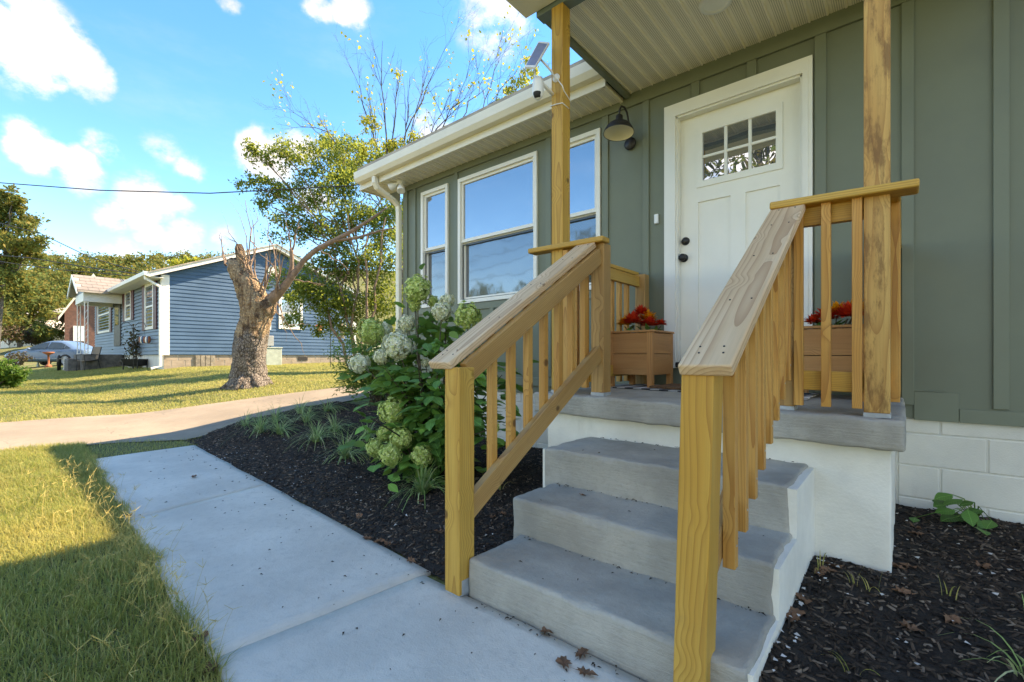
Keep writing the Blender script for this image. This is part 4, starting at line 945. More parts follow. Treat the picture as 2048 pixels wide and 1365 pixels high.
def vine():
    c = onZ(1950, 1035, -.94); t = thing('broadleaf_weed', 'low broad leaved green weed against the white block wall', 'plant', (c.x, c.y, bed_right_z(c.x, c.y))); st = MB(); root = Vector((c.x, c.y, bed_right_z(c.x, c.y)-.01))
    for px, py, s in ((1866, 1000, 30), (1905, 990, 34), (1925, 1000, 36), (1890, 1010, 28), (1910, 1022, 34), (1935, 1020, 34), (1965, 1022, 28), (1915, 1045, 36), (1945, 1042, 40), (1970, 1050, 40), (1900, 1035, 28), (1830, 1036, 24), (1984, 1042, 30), (1955, 1062, 32), (1880, 1028, 26), (1948, 1005, 24)):
        p = onZ(px, py, -.80) if py < 1010 else onZ(px, py, -.87); p = onY(px, py, 3.45+.25*rng.random()); p.z = max(p.z, bed_right_z(p.x, p.y)+.03); L = s*1.3*p.length/FOC*.55; u = Vector((rng.normal(0, .6), -.5+rng.normal(0, .4), rng.uniform(-.5, .1))).normalized(); n = Vector((rng.normal(0, .3), -.35, 1)); y = n.cross(u).normalized(); z = u.cross(y)
        link('leaf', LEAF[2], None, t, Matrix.Translation(p) @ Matrix((u*L, y*L*1.35, z*L)).transposed().to_4x4()); st.tube([root, (root+p)/2+Vector((0, 0, .05)), p], [.004, .003, .002], 4, False)
    st.build('stems', M['leaf_hyd'], t)
vine()
def tuft(px, py, zf, zp, n, h, label):
    b = onZ(px, py, zp); b.z = zf(b.x, b.y)-.005
    return tag(wobj('grass_tuft', *blades_arrays(rng, b, n, h, .8, .005), M['grass'], None, False, b), label, 'weed', 'grass weeds in the mulch')
for px, py in ((1640, 1150), (1712, 1180), (1742, 1190), (1898, 1200), (1700, 1350)): tuft(px, py, bed_right_z, -.91, 4, .10, 'thin grass weed sprouting in the mulch right of the steps')
for px, py in ((955, 1010), (968, 985), (735, 925), (1000, 985)): tuft(px, py, bed_left_z, -.96, 7, .12, 'small grass weed sprouting in the mulch bed by the walk')
# fallen leaves, pale chips, crumbs of bark
def fallen(p, s, label, group):
    n = 7; V, F = [(0, 0, .012)], []; lob = 9
    for k in range(lob*2):
        a = math.pi*k/lob; r = (1. if k % 2 == 0 else .68)*rng.uniform(.75, 1.1)*(1.3 if k in (0, 1, 17) else 1); V.append((math.cos(a)*r*.5, math.sin(a)*r*.40, rng.uniform(0, .26)))
    F = [(0, k+1, (k+1) % (lob*2)+1) for k in range(lob*2)]; o = len(V); V += [(-.4, -.02, .05), (-.4, .02, .05), (-.85, .0, .08)]; F.append((o, o+1, o+2))
    me = np_mesh('fallen_leaf', np.array(V)*s, F); me.materials.append(M['dry_leaf'])
    return tag(link('fallen_leaf', me, None, None, Matrix.Translation(p) @ Matrix.Rotation(rng.uniform(0, 6.28), 4, 'Z') @ Matrix.Rotation(rng.normal(0, .2), 4, 'X')), label, 'leaf', group)
for px, py in ((1092, 1265), (1165, 1312), (1128, 1330), (1170, 1350), (258, 1034), (398, 1282), (388, 955), (422, 1342)):
    p = onZ(px, py, -.986); p.z = -.983; fallen(p, .065, 'curled brown leaf lying on the concrete walk', 'fallen leaves on the walk')
for k, (px, py) in enumerate(((760, 1075), (735, 1068), (822, 1112), (842, 1010), (720, 1030), (880, 1070), (1008, 1035), (985, 1040), (775, 1080))):
    p = onZ(px, py, -.965); p.z = bed_left_z(p.x, p.y)+.006; fallen(p, .06, 'pale brown leaf lying on the mulch beside the walk', 'fallen leaves on the bed by the walk')
for k, (px, py) in enumerate(((1655, 1160), (1670, 1150), (1822, 1265), (1815, 1140), (1795, 1145), (1832, 1070), (1590, 1240), (1605, 1215), (1585, 1255), (1805, 1200), (1965, 1135), (1640, 1165), (1830, 1055), (1905, 1255))):
    p = onZ(px, py, -.92); p.z = bed_right_z(p.x, p.y)+.006; fallen(p, .07, 'brown leaf lying on the mulch right of the steps', 'fallen leaves on the bed by the steps')
fallen(Vector((*onZ(1166, 993, -.672)[:2], -.668)), .035, 'small brown leaf lying on the middle step', None)
def scatter_quads(n, pts, smin, smax, mat, name, label, asp=.35, flat=.5):
    P = np.array(pts); n = len(P); a = rng.uniform(0, 6.283, n); L = rng.uniform(smin, smax, n); U = np.stack([np.cos(a), np.sin(a), rng.normal(0, .08, n)], 1); N = np.stack([rng.normal(0, .15, n), rng.normal(0, .15, n), np.ones(n)], 1)
    V, F = leaf_arrays(P, U, N, L, L*asp, flat); return tag(link(name, np_mesh(name, V, F), mat), label, 'debris', kind='stuff')
pts = []
for i in range(190):
    x = rng.uniform(-5.9, .2); y0_, y1_ = wl(WK_L, x), (wl(WK_R, x) if x < -1.6 else 1.33); u = rng.random()**.6; pts.append((x, y0_+(y1_-y0_)*u, -.985))
scatter_quads(0, pts, .006, .026, M['debris'], 'bark_crumbs', 'crumbs of bark scattered over the concrete walk')
pts = []
for k, (z_, y_, xl_, xr_) in enumerate(ST):
    yb_ = 2.47 if k == 2 else ST[k+1][1]-.012
    pts += [(rng.uniform(xl_+.03, xr_-.03), yb_-abs(rng.normal(0, .012)), z_+.006) for _ in range(34)]+[(rng.uniform(xl_+.03, xr_-.03), rng.uniform(y_+.03, yb_), z_+.006) for _ in range(7)]
pts += [(rng.uniform(-1.3, .1), 1.328-abs(rng.normal(0, .02)), -.983) for _ in range(50)]
scatter_quads(0, pts, .006, .022, M['debris'], 'bark_crumbs', 'crumbs of bark caught along the concrete steps')
pts = [(x, y, bed_right_z(x, y)+.014) for x, y in zip(rng.uniform(-.25, 1.3, 260), rng.uniform(1.2, 3.8, 260)) if rng.random() < .4 and not (x < -.03 and y > 2.45)]; pts += [(rng.normal(-.27, .03), y, bed_right_z(-.27, y)+.014) for y in rng.uniform(1.35, 2.45, 35)]
scatter_quads(0, pts, .007, .020, M['white_chip'], 'paint_flakes', 'white paint flakes in the mulch right of the steps', 1.1, .1)
pts = [(x, y, bed_left_z(x, y)+.016) for x, y in zip(rng.uniform(-6, -1.5, 160), rng.uniform(1.45, 2.6, 160))]
scatter_quads(0, pts, .010, .026, M['white_chip'], 'paint_flakes', 'pale flakes in the mulch beside the walk', .5)
# lawn blades
def grass(n, xr, yr, inside, hmin, hmax, w, name, label, zf=g, seed=3, clump=0.):
    rg = np.random.default_rng(seed); x = rg.uniform(*xr, int(n*1.6)); y = rg.uniform(*yr, int(n*1.6)); k = np.array([inside(a, b) for a, b in zip(x, y)]); x, y = x[k][:n], y[k][:n]; n = len(x)
    z = np.array([zf(a, b) for a, b in zip(x, y)]); an = rg.uniform(0, 6.283, n)
    tall = np.array([mnoise.noise(Vector((a*3.1, b*3.1, seed))) for a, b in zip(x, y)])*.5+.5
    H = (hmin+(hmax-hmin)*tall)*rg.uniform(.55, 1.15, n); lean = np.clip(rg.normal(.65, .38, n), 0, 1.6)
    D = np.stack([np.cos(an), np.sin(an), np.zeros(n)], 1); S = np.stack([-np.sin(an), np.cos(an), np.zeros(n)], 1); B = np.stack([x, y, z-.006], 1); up = np.array([0, 0, 1.])
    W_ = (w*rg.uniform(.6, 1.2, n))[:, None]; Hc = H[:, None]; le = lean[:, None]
    p1 = B+up*Hc*.55+D*Hc*le*.3; p2 = B+up*Hc*(1-.25*le)+D*Hc*le*.95
    V = np.stack([B-S*W_*.5, B+S*W_*.5, p1+S*W_*.4, p1-S*W_*.4, p2], 1).reshape(-1, 3); i = np.arange(n)*5
    F = np.concatenate([np.stack([i, i+1, i+2], 1), np.stack([i, i+2, i+3], 1), np.stack([i+3, i+2, i+4], 1)])
    return tag(link(name, np_mesh(name, V, F), M['grass']), label, 'grass', kind='stuff')
grass(110000, (-7.6, -.9), (-.9, 1.0), lambda x, y: y < wl(WK_L, x)+.015+.05*mnoise.noise(Vector((x*3, 0, 0))) and x > near_edge(y)-.06, .035, .10, .0042, 'lawn_grass', 'long yellow green grass beside the concrete walk')
grass(3500, (-7.6, -5.9), (.6, 2.6), lambda x, y: near_edge(y)-.10 < x < near_edge(y)+.14 and x < -5.95 or (near_edge(y) < x < -6.05 and y < 1.7), .03, .07, .004, 'lawn_grass', 'thin grass strip where the walk meets the drive', seed=8)
grass(150000, (-21, -8.5), (-.4, 11.2), lambda x, y: x < far_edge(y)+.05 and not (x < -18.9 and y > 4.1), .03, .075, .010, 'lawn_grass', 'sunlit clipped lawn between the drive and the blue house', seed=9)
grass(60000, (-34, -20), (-.8, 4.1), lambda x, y: True, .03, .08, .016, 'lawn_grass', 'clipped lawn in front of the blue house porch', seed=10)
def seedheads():
    V, F = [], []; rg = np.random.default_rng(21)
    for i in range(260):
        x = rg.uniform(-5.6, -1.6); y = wl(WK_L, x)+.04-abs(rg.normal(0, .2)); b = Vector((x, y, g(x, y))); a = rg.uniform(0, 6.28); d = Vector((math.cos(a), math.sin(a), 0)); h = rg.uniform(.07, .15); top = b+d*h*.5+Vector((0, 0, h))
        v, f = tube_arrays([b, b.lerp(top, .55)+Vector((0, 0, .02)), top], [.0008, .0007, .0006], 3, False); o = len(V); V += v; F += [tuple(q+o for q in ff) for ff in f]
        for k in range(int(rg.integers(2, 5))):
            a2 = rg.uniform(0, 6.28); e = top+Vector((math.cos(a2)*.032, math.sin(a2)*.032, rg.uniform(0, .035))); v, f = tube_arrays([top, e], [.001, .0006], 3, False); o = len(V); V += v; F += [tuple(q+o for q in ff) for ff in f]
    tag(wobj('grass_seed_heads', V, F, M['straw']), 'straw coloured seed heads standing above the long grass', 'grass', kind='stuff')
M['straw'] = paint('straw', srgb(190, 170, 100), .7, .15)
seedheads()
# ------------------------------------------------------------------ the blue house next door
NX, NY0, NY1, NX2 = -19.0, 4.19, 11.35, -31.8; NZB, NEAVE, NPK, NYP = .10, 2.78, 4.26, 7.79
nb = thing('house', 'blue vinyl sided house with burgundy shutters behind the tree stump', 'house', (NX, NYP, g(NX, NYP)))
wm = MB()
wm.add([(NX, NY0, NZB-.02), (NX, NY1, NZB-.02), (NX, NY1, NEAVE), (NX, NYP, NPK-.05), (NX, NY0, NEAVE)], [(0, 1, 2, 3, 4)]); wm.add([(NX, NY0, NZB-.02), (NX2, NY0, NZB-.02), (NX2, NY0, NEAVE), (NX, NY0, NEAVE)], [(0, 3, 2, 1)])
wm.add([(NX, NY1, NZB), (NX2, NY1, NZB), (NX2, NY1, NEAVE), (NX, NY1, NEAVE)], [(0, 1, 2, 3)]); wm.add([(NX2, NY0, NZB-.02), (NX2, NY1, NZB-.02), (NX2, NY1, NEAVE), (NX2, NYP, NPK-.05), (NX2, NY0, NEAVE)], [(4, 3, 2, 1, 0)])
nwall = wm.build('wall', M['blue'], nb)
H = .133; k = 0; z = NZB
def gy(z, s): return (NY0+.12 if z < NEAVE else NYP-(NPK-z)*(NYP-NY0)/(NPK-NEAVE)) if s == 0 else (NY1-.12 if z < NEAVE else NYP+(NPK-z)*(NY1-NYP)/(NPK-NEAVE))
while z < NPK-.15:
    a0, a1, b0, b1 = gy(z, 0), gy(z+H, 0), gy(z, 1), gy(z+H, 1)
    if b1-a1 > .1:
        V = [(NX+.022, a0, z), (NX+.022, b0, z), (NX+.004, b1, z+H), (NX+.004, a1, z+H), (NX-.002, a0, z), (NX-.002, b0, z)]
        wobj('siding_course', V, [(0, 1, 2, 3), (4, 5, 1, 0)], M['blue'], nwall)
    z += H
z = NZB
while z < NEAVE-.1:
    V = [(NX-.1, NY0-.04, z), (NX2, NY0-.04, z), (NX2, NY0-.004, z+H), (NX-.1, NY0-.004, z+H), (NX-.1, NY0+.002, z), (NX2, NY0+.002, z)]
    wobj('siding_course', V, [(3, 2, 1, 0), (0, 1, 5, 4)], M['bluegrey'], nwall); z += H
nf = box('foundation', (NX2+.05, NY0+.03, -1.0), (NX-.03, NY1-.03, NZB-.01), M['mortar'], nb, 0)
y = NY0+.04; 
for r_, (za, zb) in enumerate(((-.52, -.32), (-.315, -.115), (-.11, .085))):
    y = NY0+.04-(.2 if r_ % 2 else 0)
    while y < NY1-.06:
        a, b = max(y, NY0+.04), min(y+.4, NY1-.05)
        if b-a > .05: box('block', (NX-.07, a+.006, za), (NX-.018, b-.006, zb), M['tan_block'], nf, .004)
        y += .406
box('corner_board', (NX-.01, NY0-.035, NZB-.03), (NX+.035, NY0+.19, NEAVE), M['white'], nb, .004); box('corner_board', (NX-.12, NY0-.036, NZB-.03), (NX-.011, NY0+.0, NEAVE), M['white'], nb, .004); box('corner_board', (NX-.01, NY1-.15, NZB-.03), (NX+.035, NY1+.03, NEAVE), M['white'], nb, .004)
sl_ = (NPK-NEAVE)/(NYP-NY0); ov = .42
for sgn, ye in ((-1, NY0), (1, NY1)):
    ya = ye+sgn*ov; za = NEAVE-sl_*ov; V = []
    prof = [(ya, za+.02), (NYP, NPK+.02), (NYP, NPK+.19), (ya, za+.19)]
    prism('rake_board', prof, 'x', NX+.22, NX+.25, M['white'], nb)
    prism('roof_deck', [(ya, za+.16), (NYP, NPK+.16), (NYP, NPK+.2), (ya, za+.2)], 'x', NX2-.25, NX+.28, M['shingle_grey'], nb); 
    prism('rake_soffit', [(ya, za+.03), (NYP, NPK+.03), (NYP, NPK+.045), (ya, za+.045)], 'x', NX-.0, NX+.22, M['white'], nb)
# near eave: gutter and downspout
prism('gutter', [(NY0-ov, NEAVE-.14), (NY0-ov-.12, NEAVE-.10), (NY0-ov-.13, NEAVE+.02), (NY0-ov, NEAVE+.02)], 'x', NX2-.2, NX+.26, M['white'], nb); box('eave_soffit', (NX2, NY0-ov, NEAVE-.14), (NX+.2, NY0+.01, NEAVE-.12), M['white'], nb, 0)
d_ = MB(); square_tube(d_, [Vector((NX+.06, NY0-ov-.05, NEAVE-.1)), Vector((NX+.06, NY0-ov-.05, NEAVE-.2)), Vector((NX+.06, NY0-.08, NEAVE-.42)), Vector((NX+.06, NY0-.07, NEAVE-.6)), Vector((NX+.06, NY0-.07, g(NX, NY0)+.12)), Vector((NX+.06, NY0-.32, g(NX, NY0)+.04))], .05, .04); d_.build('downspout', M['white'], nb)
def nwin(p0, p1, parent, axis, shutters=True, panes=2, frame=.10, gm='glass_far'):
    """window on the gable (axis x) or on the front (axis y) between two opposite corners"""
    mbf = MB(); lo = [min(p0[i], p1[i]) for i in range(3)]; hi = [max(p0[i], p1[i]) for i in range(3)]; f = frame
    def put(a, b, c, d, t0, t1):                       # u range, z range, outward thickness
        if axis == 'x': return (NX+t0, a, c), (NX+t1, b, d)
        return (a, NY0-t1, c), (b, NY0-t0, d)
    u0, u1 = (lo[1], hi[1]) if axis == 'x' else (lo[0], hi[0]); z0, z1 = lo[2], hi[2]
    for a, b, c, d in ((u0, u1, z1-f, z1), (u0, u1, z0, z0+f), (u0, u0+f, z0+f, z1-f), (u1-f, u1, z0+f, z1-f)): mbf.box(*put(a, b, c, d, 0, .06))
    zm = (z0+z1)/2; mbf.box(*put(u0+f, u1-f, zm-.03, zm+.03, .0, .04))
    w = mbf.build('window', M['white'], parent)
    for c, d in ((z0+f, zm-.03), (zm+.03, z1-f)):
        for q in range(panes):
            wd = (u1-u0-2*f)/panes; box('pane', *put(u0+f+wd*q+(.02 if q else 0), u0+f+wd*(q+1)-(.02 if q < panes-1 else 0), c, d, .024, .030), M[gm], w, 0)
    if shutters:
        for a in (u0-.42, u1+.02): box('shutter', *put(a, a+.4, z0-.02, z1+.02, .024, .06), M['burgundy'], w, .004)
    return w
nwin(onX(557, 594, NX), onX(604, 660, NX), nb, 'x', False, 1); nwin(onX(500, 594, NX), onX(541, 660, NX), nb, 'x', False, 1)
nwin(onY(293, 571, NY0), onY(310, 658, NY0), nb, 'y'); nwin(onY(253, 584, NY0), onY(265, 640, NY0), nb, 'y'); nwin(onY(198, 597, NY0), onY(222, 664, NY0), nb, 'y', True, 3)
dp, dq = onY(231, 606, NY0), onY(244, 692, NY0); ndoor = box('door', (dp.x, NY0-.06, dq.z), (dq.x, NY0-.01, dp.z), M['dark_metal'], nb, .004); box('door_pane', (dp.x+.3, NY0-.07, dq.z+.9), (dq.x-.3, NY0-.058, dp.z-.2), M['glass_far'], ndoor, 0)
vc = onX(548, 545, NX); mv = MB(); n8 = 8
V = [(NX+t, vc.y+.26*math.cos(2*math.pi*(k+.5)/8), vc.z+.26*math.sin(2*math.pi*(k+.5)/8)*1.05) for t in (.0, .05) for k in range(8)]
gv = wobj('gable_vent', V, [tuple(range(8, 16))]+[(k, (k+1) % 8, 8+(k+1) % 8, 8+k) for k in range(8)], M['white'], nb)
for k in range(6): box('louvre', (NX+.05, vc.y-.17, vc.z-.17+k*.062), (NX+.068, vc.y+.17, vc.z-.17+k*.062+.035), M['white'], gv, 0)
for k in range(6): pass
pa, pb_ = onX(390, 736, NX), onX(430, 711, NX)
ap = box('access_panel', (NX-.02, pa.y, pa.z-.05), (NX+.015, pb_.y, pb_.z-.01), M['grey_wood'], nf, .0)
for k in range(4): box('plank', (NX+.015, pa.y+(pb_.y-pa.y)*k/4+.01, pa.z-.05), (NX+.035, pa.y+(pb_.y-pa.y)*(k+1)/4-.01, pb_.z-.012), M['grey_wood'], nf, .003)
for px in (606, 338-80): 
    v = onX(606, 718, NX); box('foundation_vent', (NX-.018, v.y-.2, -.13), (NX+.0, v.y+.2, .02), M['dark'], nf, 0); break
# neighbour's porch
px0_, px1_, py0_ = -27.3, -25.15, 2.95; pzt = 2.62
npch = thing('porch', 'small white gabled porch on the front of the blue house', 'porch', ((px0_+px1_)/2, py0_, g(-26, 3)))
box('beam', (px1_-.2, py0_, pzt-.36), (px1_, NY0-.03, pzt), M['white'], npch, .005); box('beam', (px0_, py0_, pzt-.36), (px0_+.2, NY0-.03, pzt), M['white'], npch, .005); box('beam', (px0_+.201, py0_+.001, pzt-.36), (px1_-.201, py0_+.2, pzt-.001), M['white'], npch, .005); box('ceiling', (px0_+.2, py0_+.2, pzt-.1), (px1_-.2, NY0-.02, pzt-.06), M['white'], npch, 0)
pm = (px0_+px1_)/2; ph = .75
for sgn in (-1, 1):
    xe = pm+sgn*((px1_-px0_)/2+.28); prism('roof_slope', [(xe, pzt-.02), (pm, pzt+ph), (pm, pzt+ph+.06), (xe, pzt+.05)], 'y', py0_-.22, NYP-2.2, M['shingle_grey'], npch)
    for r_ in range(5):
        for c_ in range(9):
            u0, u1 = r_/5, (r_+1)/5; xa, xb = xe+(pm-xe)*u0, xe+(pm-xe)*u1; za, zb = pzt+.055+(ph+.01)*u0, pzt+.055+(ph+.01)*u1; ya = py0_-.2+c_*.33+(.16 if r_ % 2 else 0)
            if sgn > 0: wobj('shingle', [(xa, ya, za+.022), (xa, ya+.32, za+.022), (xb, ya+.32, zb+.006), (xb, ya, zb+.006), (xa, ya, za), (xa, ya+.32, za)], [(0, 1, 2, 3), (4, 5, 1, 0)], M['shingle'], npch)
prism('gable', [(px0_, pzt), (px1_, pzt), (pm, pzt+ph-.08)], 'y', py0_+.02, py0_+.06, M['bluegrey'], npch)
for sgn in (-1, 1):
    xe = pm+sgn*((px1_-px0_)/2+.28); prism('rake_board', [(xe, pzt-.10), (pm, pzt+ph-.10), (pm, pzt+ph+.05), (xe, pzt+.04)], 'y', py0_-.24, py0_-.2, M['white'], npch)
zf = .12
for x, y in ((px0_+.1, py0_+.1), (px1_-.1, py0_+.1)):
    po = MB(); 
    for dx_, dy_ in ((-.05, -.05), (.05, -.05), (.05, .05), (-.05, .05)): po.tube([(x+dx_, y+dy_, zf), (x+dx_, y+dy_, pzt-.36)], .012, 6)
    po.box((x-.065, y-.065, zf), (x+.065, y+.065, zf+.05)); po.box((x-.065, y-.065, pzt-.4), (x+.065, y+.065, pzt-.355))
    for k in range(7): po.tube([(x-.05, y-.05, zf+.1+k*.26), (x+.05, y-.05, zf+.3+k*.26)], .008, 4).tube([(x+.05, y-.05, zf+.1+k*.26), (x+.05, y+.05, zf+.3+k*.26)], .008, 4)
    po.build('post', M['white'], npch)
rough_box('porch_floor', (px0_-.1, py0_-.05, -.6), (px1_+.1, NY0-.01, zf), M['stone'], npch, .03, .3, .01)
for k in range(1): rough_box('step', (px0_+.5, py0_-.4-.35*k, -.6), (px1_-.5, py0_-.05-.35*k, zf-.2*(k+1)), M['stone'], npch, .03, .3, .01)
# utility boxes by the gable
e0, e1 = onX(531, 692, NX+.25), onX(549, 672, NX+.25)
mt = thing('meter_box', 'grey electric meter box on the blue gable wall', 'meter box', (NX+.1, e0.y, e0.z)); box('cabinet', (NX+.02, e0.y, e0.z), (NX+.2, e1.y, e1.z), M['grey_plastic'], mt, .02, 2); MB().tube([(NX+.12, (e0.y+e1.y)/2, e0.z+.02), (NX+.12, (e0.y+e1.y)/2, -.25)], .025, 8).build('conduit', M['galv'], mt)
c0, c1 = onX(528, 728, NX+.6), onX(561, 697, NX+.6); uc = thing('utility_cabinet', 'pale green metal utility cabinet standing against the blue gable', 'cabinet', (NX+.5, (c0.y+c1.y)/2, c0.z))
box('cabinet', (NX+.08, c0.y, c0.z-.1), (NX+.75, c1.y, c1.z), M['util_green'], uc, .03, 2); box('lid', (NX+.06, c0.y-.02, c1.z-.002), (NX+.77, c1.y+.02, c1.z+.03), M['util_green'], uc, .01)
# ------------------------------------------------------------------ garden things in front of the blue house
def chair():
    p = hit(176, 741); t = thing('patio_chair', 'taupe sling patio chair with dark metal frame on the lawn', 'chair', p, None, R(200)); Mb = WM[t.name]
    def T(*q): return Mb @ Vector(q)
    for s in (-.27, .27):
        MB().tube([T(s, .25, -.02), T(s, .22, .36), T(s, -.20, .42)], .016, 6).build('leg', M['black'], t); MB().tube([T(s, -.30, -.02), T(s, -.20, .42), T(s, -.32, .95)], .016, 6).build('leg', M['black'], t)
        MB().tube([T(s, .24, .36), T(s, .26, .60), T(s, .1, .64), T(s, -.23, .62)], .014, 6).build('arm_rest', M['black'], t)
    def sl(name, a, b, th):
        V = [T(-.25, *a), T(.25, *a), T(.25, *b), T(-.25, *b)]; V += [v+Vector((0, 0, th)) for v in V]; wobj(name, V, [(3, 2, 1, 0), (4, 5, 6, 7), (0, 1, 5, 4), (1, 2, 6, 5), (2, 3, 7, 6), (3, 0, 4, 7)], M['seat_mesh'], t)
    sl('seat', (.24, .37), (-.2, .41), .02); sl('backrest', (-.21, .46), (-.32, .94), .02)
chair()
def table():
    p = hit(146, 740); t = thing('garden_table', 'low glass topped garden table beside the patio chair', 'table', p)
    MB().lathe(p, [(.001, .50), (.42, .50), (.43, .485), (.42, .47), (.001, .47)], 24).build('tabletop', M['seat_mesh'], t)
    for k in range(4): a = k*1.57+.5; MB().tube([p+Vector((.34*math.cos(a), .34*math.sin(a), -.02)), p+Vector((.30*math.cos(a), .30*math.sin(a), .475))], .014, 6).build('leg', M['black'], t)
table()
def figure(px, py, h, prof, mat, name, label, cat, n=14):
    p = hit(px, py); return tag(MB().lathe(p, [(r*h, z*h) for r, z in prof], n).build(name, M[mat], None, True), label, cat)
figure(132, 742, .62, [(.001, -.02), (.16, -.02), (.17, .1), (.12, .25), (.15, .42), (.11, .58), (.07, .66), (.12, .74), (.13, .86), (.06, .97), (.001, 1.)], 'statue', 'garden_statue', 'spotted pale garden statue standing by the low table', 'statue')
figure(118, 742, .70, [(.001, -.02), (.10, -.02), (.09, .3), (.11, .32), (.11, .8), (.06, .95), (.001, 1.)], 'black', 'garden_lantern', 'slim black garden lantern between statue and rusty birdbath', 'lantern')
figure(97, 735, .95, [(.001, -.02), (.18, -.02), (.14, .1), (.05, .2), (.05, .72), (.24, .82), (.27, .9), (.2, .88), (.001, .84)], 'terracotta', 'bird_bath', 'rusty metal bird bath on the lawn before the car', 'bird bath', 18)
figure(76, 735, .55, [(.001, -.02), (.12, -.02), (.13, .2), (.08, .4), (.10, .6), (.05, .9), (.001, 1.)], 'util_green', 'garden_statue', 'greenish weathered garden figure at the paving edge', 'statue')
figure(208, 733, .34, [(.001, -.02), (.3, -.02), (.46, .2), (.5, .5), (.42, .85), (.2, .98), (.001, 1.)], 'blue_glaze', 'gazing_ball', 'blue glazed garden ball beside the patio chair', 'ornament', 18)
def fire_box():
    a = hit(238, 741); b = hit(262, 741); t = thing('fire_pit', 'black square fire pit on legs before the porch', 'fire pit', a); w = (b-a).length*.6; u = (b-a).normalized(); v = Vector((-u.y, u.x, 0)); c = (a+b)/2+v*.3
    MB().lathe(c, [(.1, .12), (w*.45, .16), (w*.6, .40), (w*.58, .40), (w*.42, .2), (.001, .18)], 4).build('bowl', M['black'], t)
    for k in range(4): an = k*math.pi/2; MB().tube([c+Vector((math.cos(an), math.sin(an), 0))*w*.5-Vector((0, 0, .02)), c+Vector((math.cos(an), math.sin(an), 0))*w*.5+Vector((0, 0, .3))], .025, 6).build('leg', M['black'], t)
fire_box()
def pot():
    p = hit(272, 736); t = thing('potted_plant', 'reddish leafed plant in a wide white pot by the downspout', 'plant', p)
    MB().lathe(p, [(.001, -.02), (.20, -.02), (.32, .12), (.38, .30), (.40, .33), (.36, .33), (.001, .28)], 20).build('pot', M['pvc'], t, True)
    n = 420; C = np.array(p)+np.array([0, 0, .85])+rng.normal(0, 1, (n, 3))*np.array([.17, .17, .30]); V, F = leaf_arrays(C, rand_dirs(rng, n, .2), rand_dirs(rng, n, 1.), rng.uniform(.08, .16, n), rng.uniform(.05, .08, n)); tag(wobj('foliage', V, F, M['leaf_red'], t), kind='stuff')
    s = MB(); [s.tube([p+Vector((0, 0, .26)), p+Vector((rng.normal(0, .12), rng.normal(0, .12), 1.0))], .008, 5) for _ in range(7)]; s.build('stems', M['stem'], t)
M['leaf_red'] = island('bronze_leaf', [(0, (.05, .035, .02)), (.5, (.10, .05, .03)), (1, (.09, .12, .03))], .5, .2)
pot()
def hook(px, py, h, double, label):
    p = hit(px, py); t = thing('shepherd_hook', label, 'hook', p); m = MB(); top = p+Vector((0, 0, h)); m.tube([p-Vector((0, 0, .1)), top], .011, 6)
    e = []
    for s in ((-1, 1) if double else (1,)):
        u = Vector((cC, cS, 0))*s; pts = [top-Vector((0, 0, .25)), top+u*.06, top+u*.2+Vector((0, 0, .13)), top+u*.38+Vector((0, 0, .10)), top+u*.44-Vector((0, 0, .03)), top+u*.40-Vector((0, 0, .07))]; m.tube(pts, .009, 6); e.append(pts[-1])
    m.build('pole', M['black'], t); return e
e = hook(267, 740, 1.55, True, 'tall black shepherd hook before the blue house downspout')
sh = thing('hanging_ornament', 'striped fan shaped ornament hanging from the shepherd hook', 'ornament', e[1]-Vector((0, 0, .5))); MB().tube([e[1], e[1]-Vector((0, 0, .3))], .005, 4).build('chain', M['black'], sh)
for k in range(7): a = (k-3)*.42; u = Vector((cC, cS, 0)); q = e[1]-Vector((0, 0, .42)); MB().lathe(q+u*.16*math.sin(a), [(.001, -.13), (.045, -.09), (.055, 0), (.045, .09), (.001, .13)], 8).build('segment', M[['terracotta', 'white', 'blue_glaze'][k % 3]], sh)
e = hook(661, 736, 1.75, True, 'tall black shepherd hook holding bird feeders near the blue gable')
def feeder(p, label, mats, prof, roof):
    t = thing('bird_feeder', label, 'bird feeder', p-Vector((0, 0, .45))); MB().tube([p, p-Vector((0, 0, .14))], .005, 4).build('chain', M['black'], t); MB().lathe(p-Vector((0, 0, .45)), prof, 4 if roof else 12).build('body', M[mats[0]], t)
    MB().lathe(p-Vector((0, 0, .2)), [(.16, -.05), (.17, -.03), (.001, .09)], 4 if roof else 12).build('roof', M[mats[1]], t)
feeder(e[0], 'red roofed wooden bird feeder on the left arm of the hook', ('wood_cedar', 'terracotta'), [(.001, 0), (.15, 0), (.15, .03), (.09, .03), (.10, .22), (.001, .22)], True)
feeder(e[1], 'tall pale tube bird feeder on the right arm of the hook', ('grey_wood', 'grey_wood'), [(.001, -.2), (.09, -.2), (.09, -.17), (.07, -.17), (.07, .22), (.001, .22)], False)
# low stone edging before the porch
sw = thing('stone_edging', 'low wall of stacked grey stones before the porch of the blue house', 'wall', hit(212, 725)); q0, q1 = hit(186, 733), hit(252, 733)
for r_ in range(2):
    for k in range(7):
        p = q0.lerp(q1, (k+.5*(r_ % 2))/7); p.z = g(p.x, p.y)+.10+r_*.17; rough_box('stone', (p.x-.28, p.y-.16, p.z-.11), (p.x+.28, p.y+.16, p.z+.075), M['stone'], sw, .05, .2, .02, 3.)
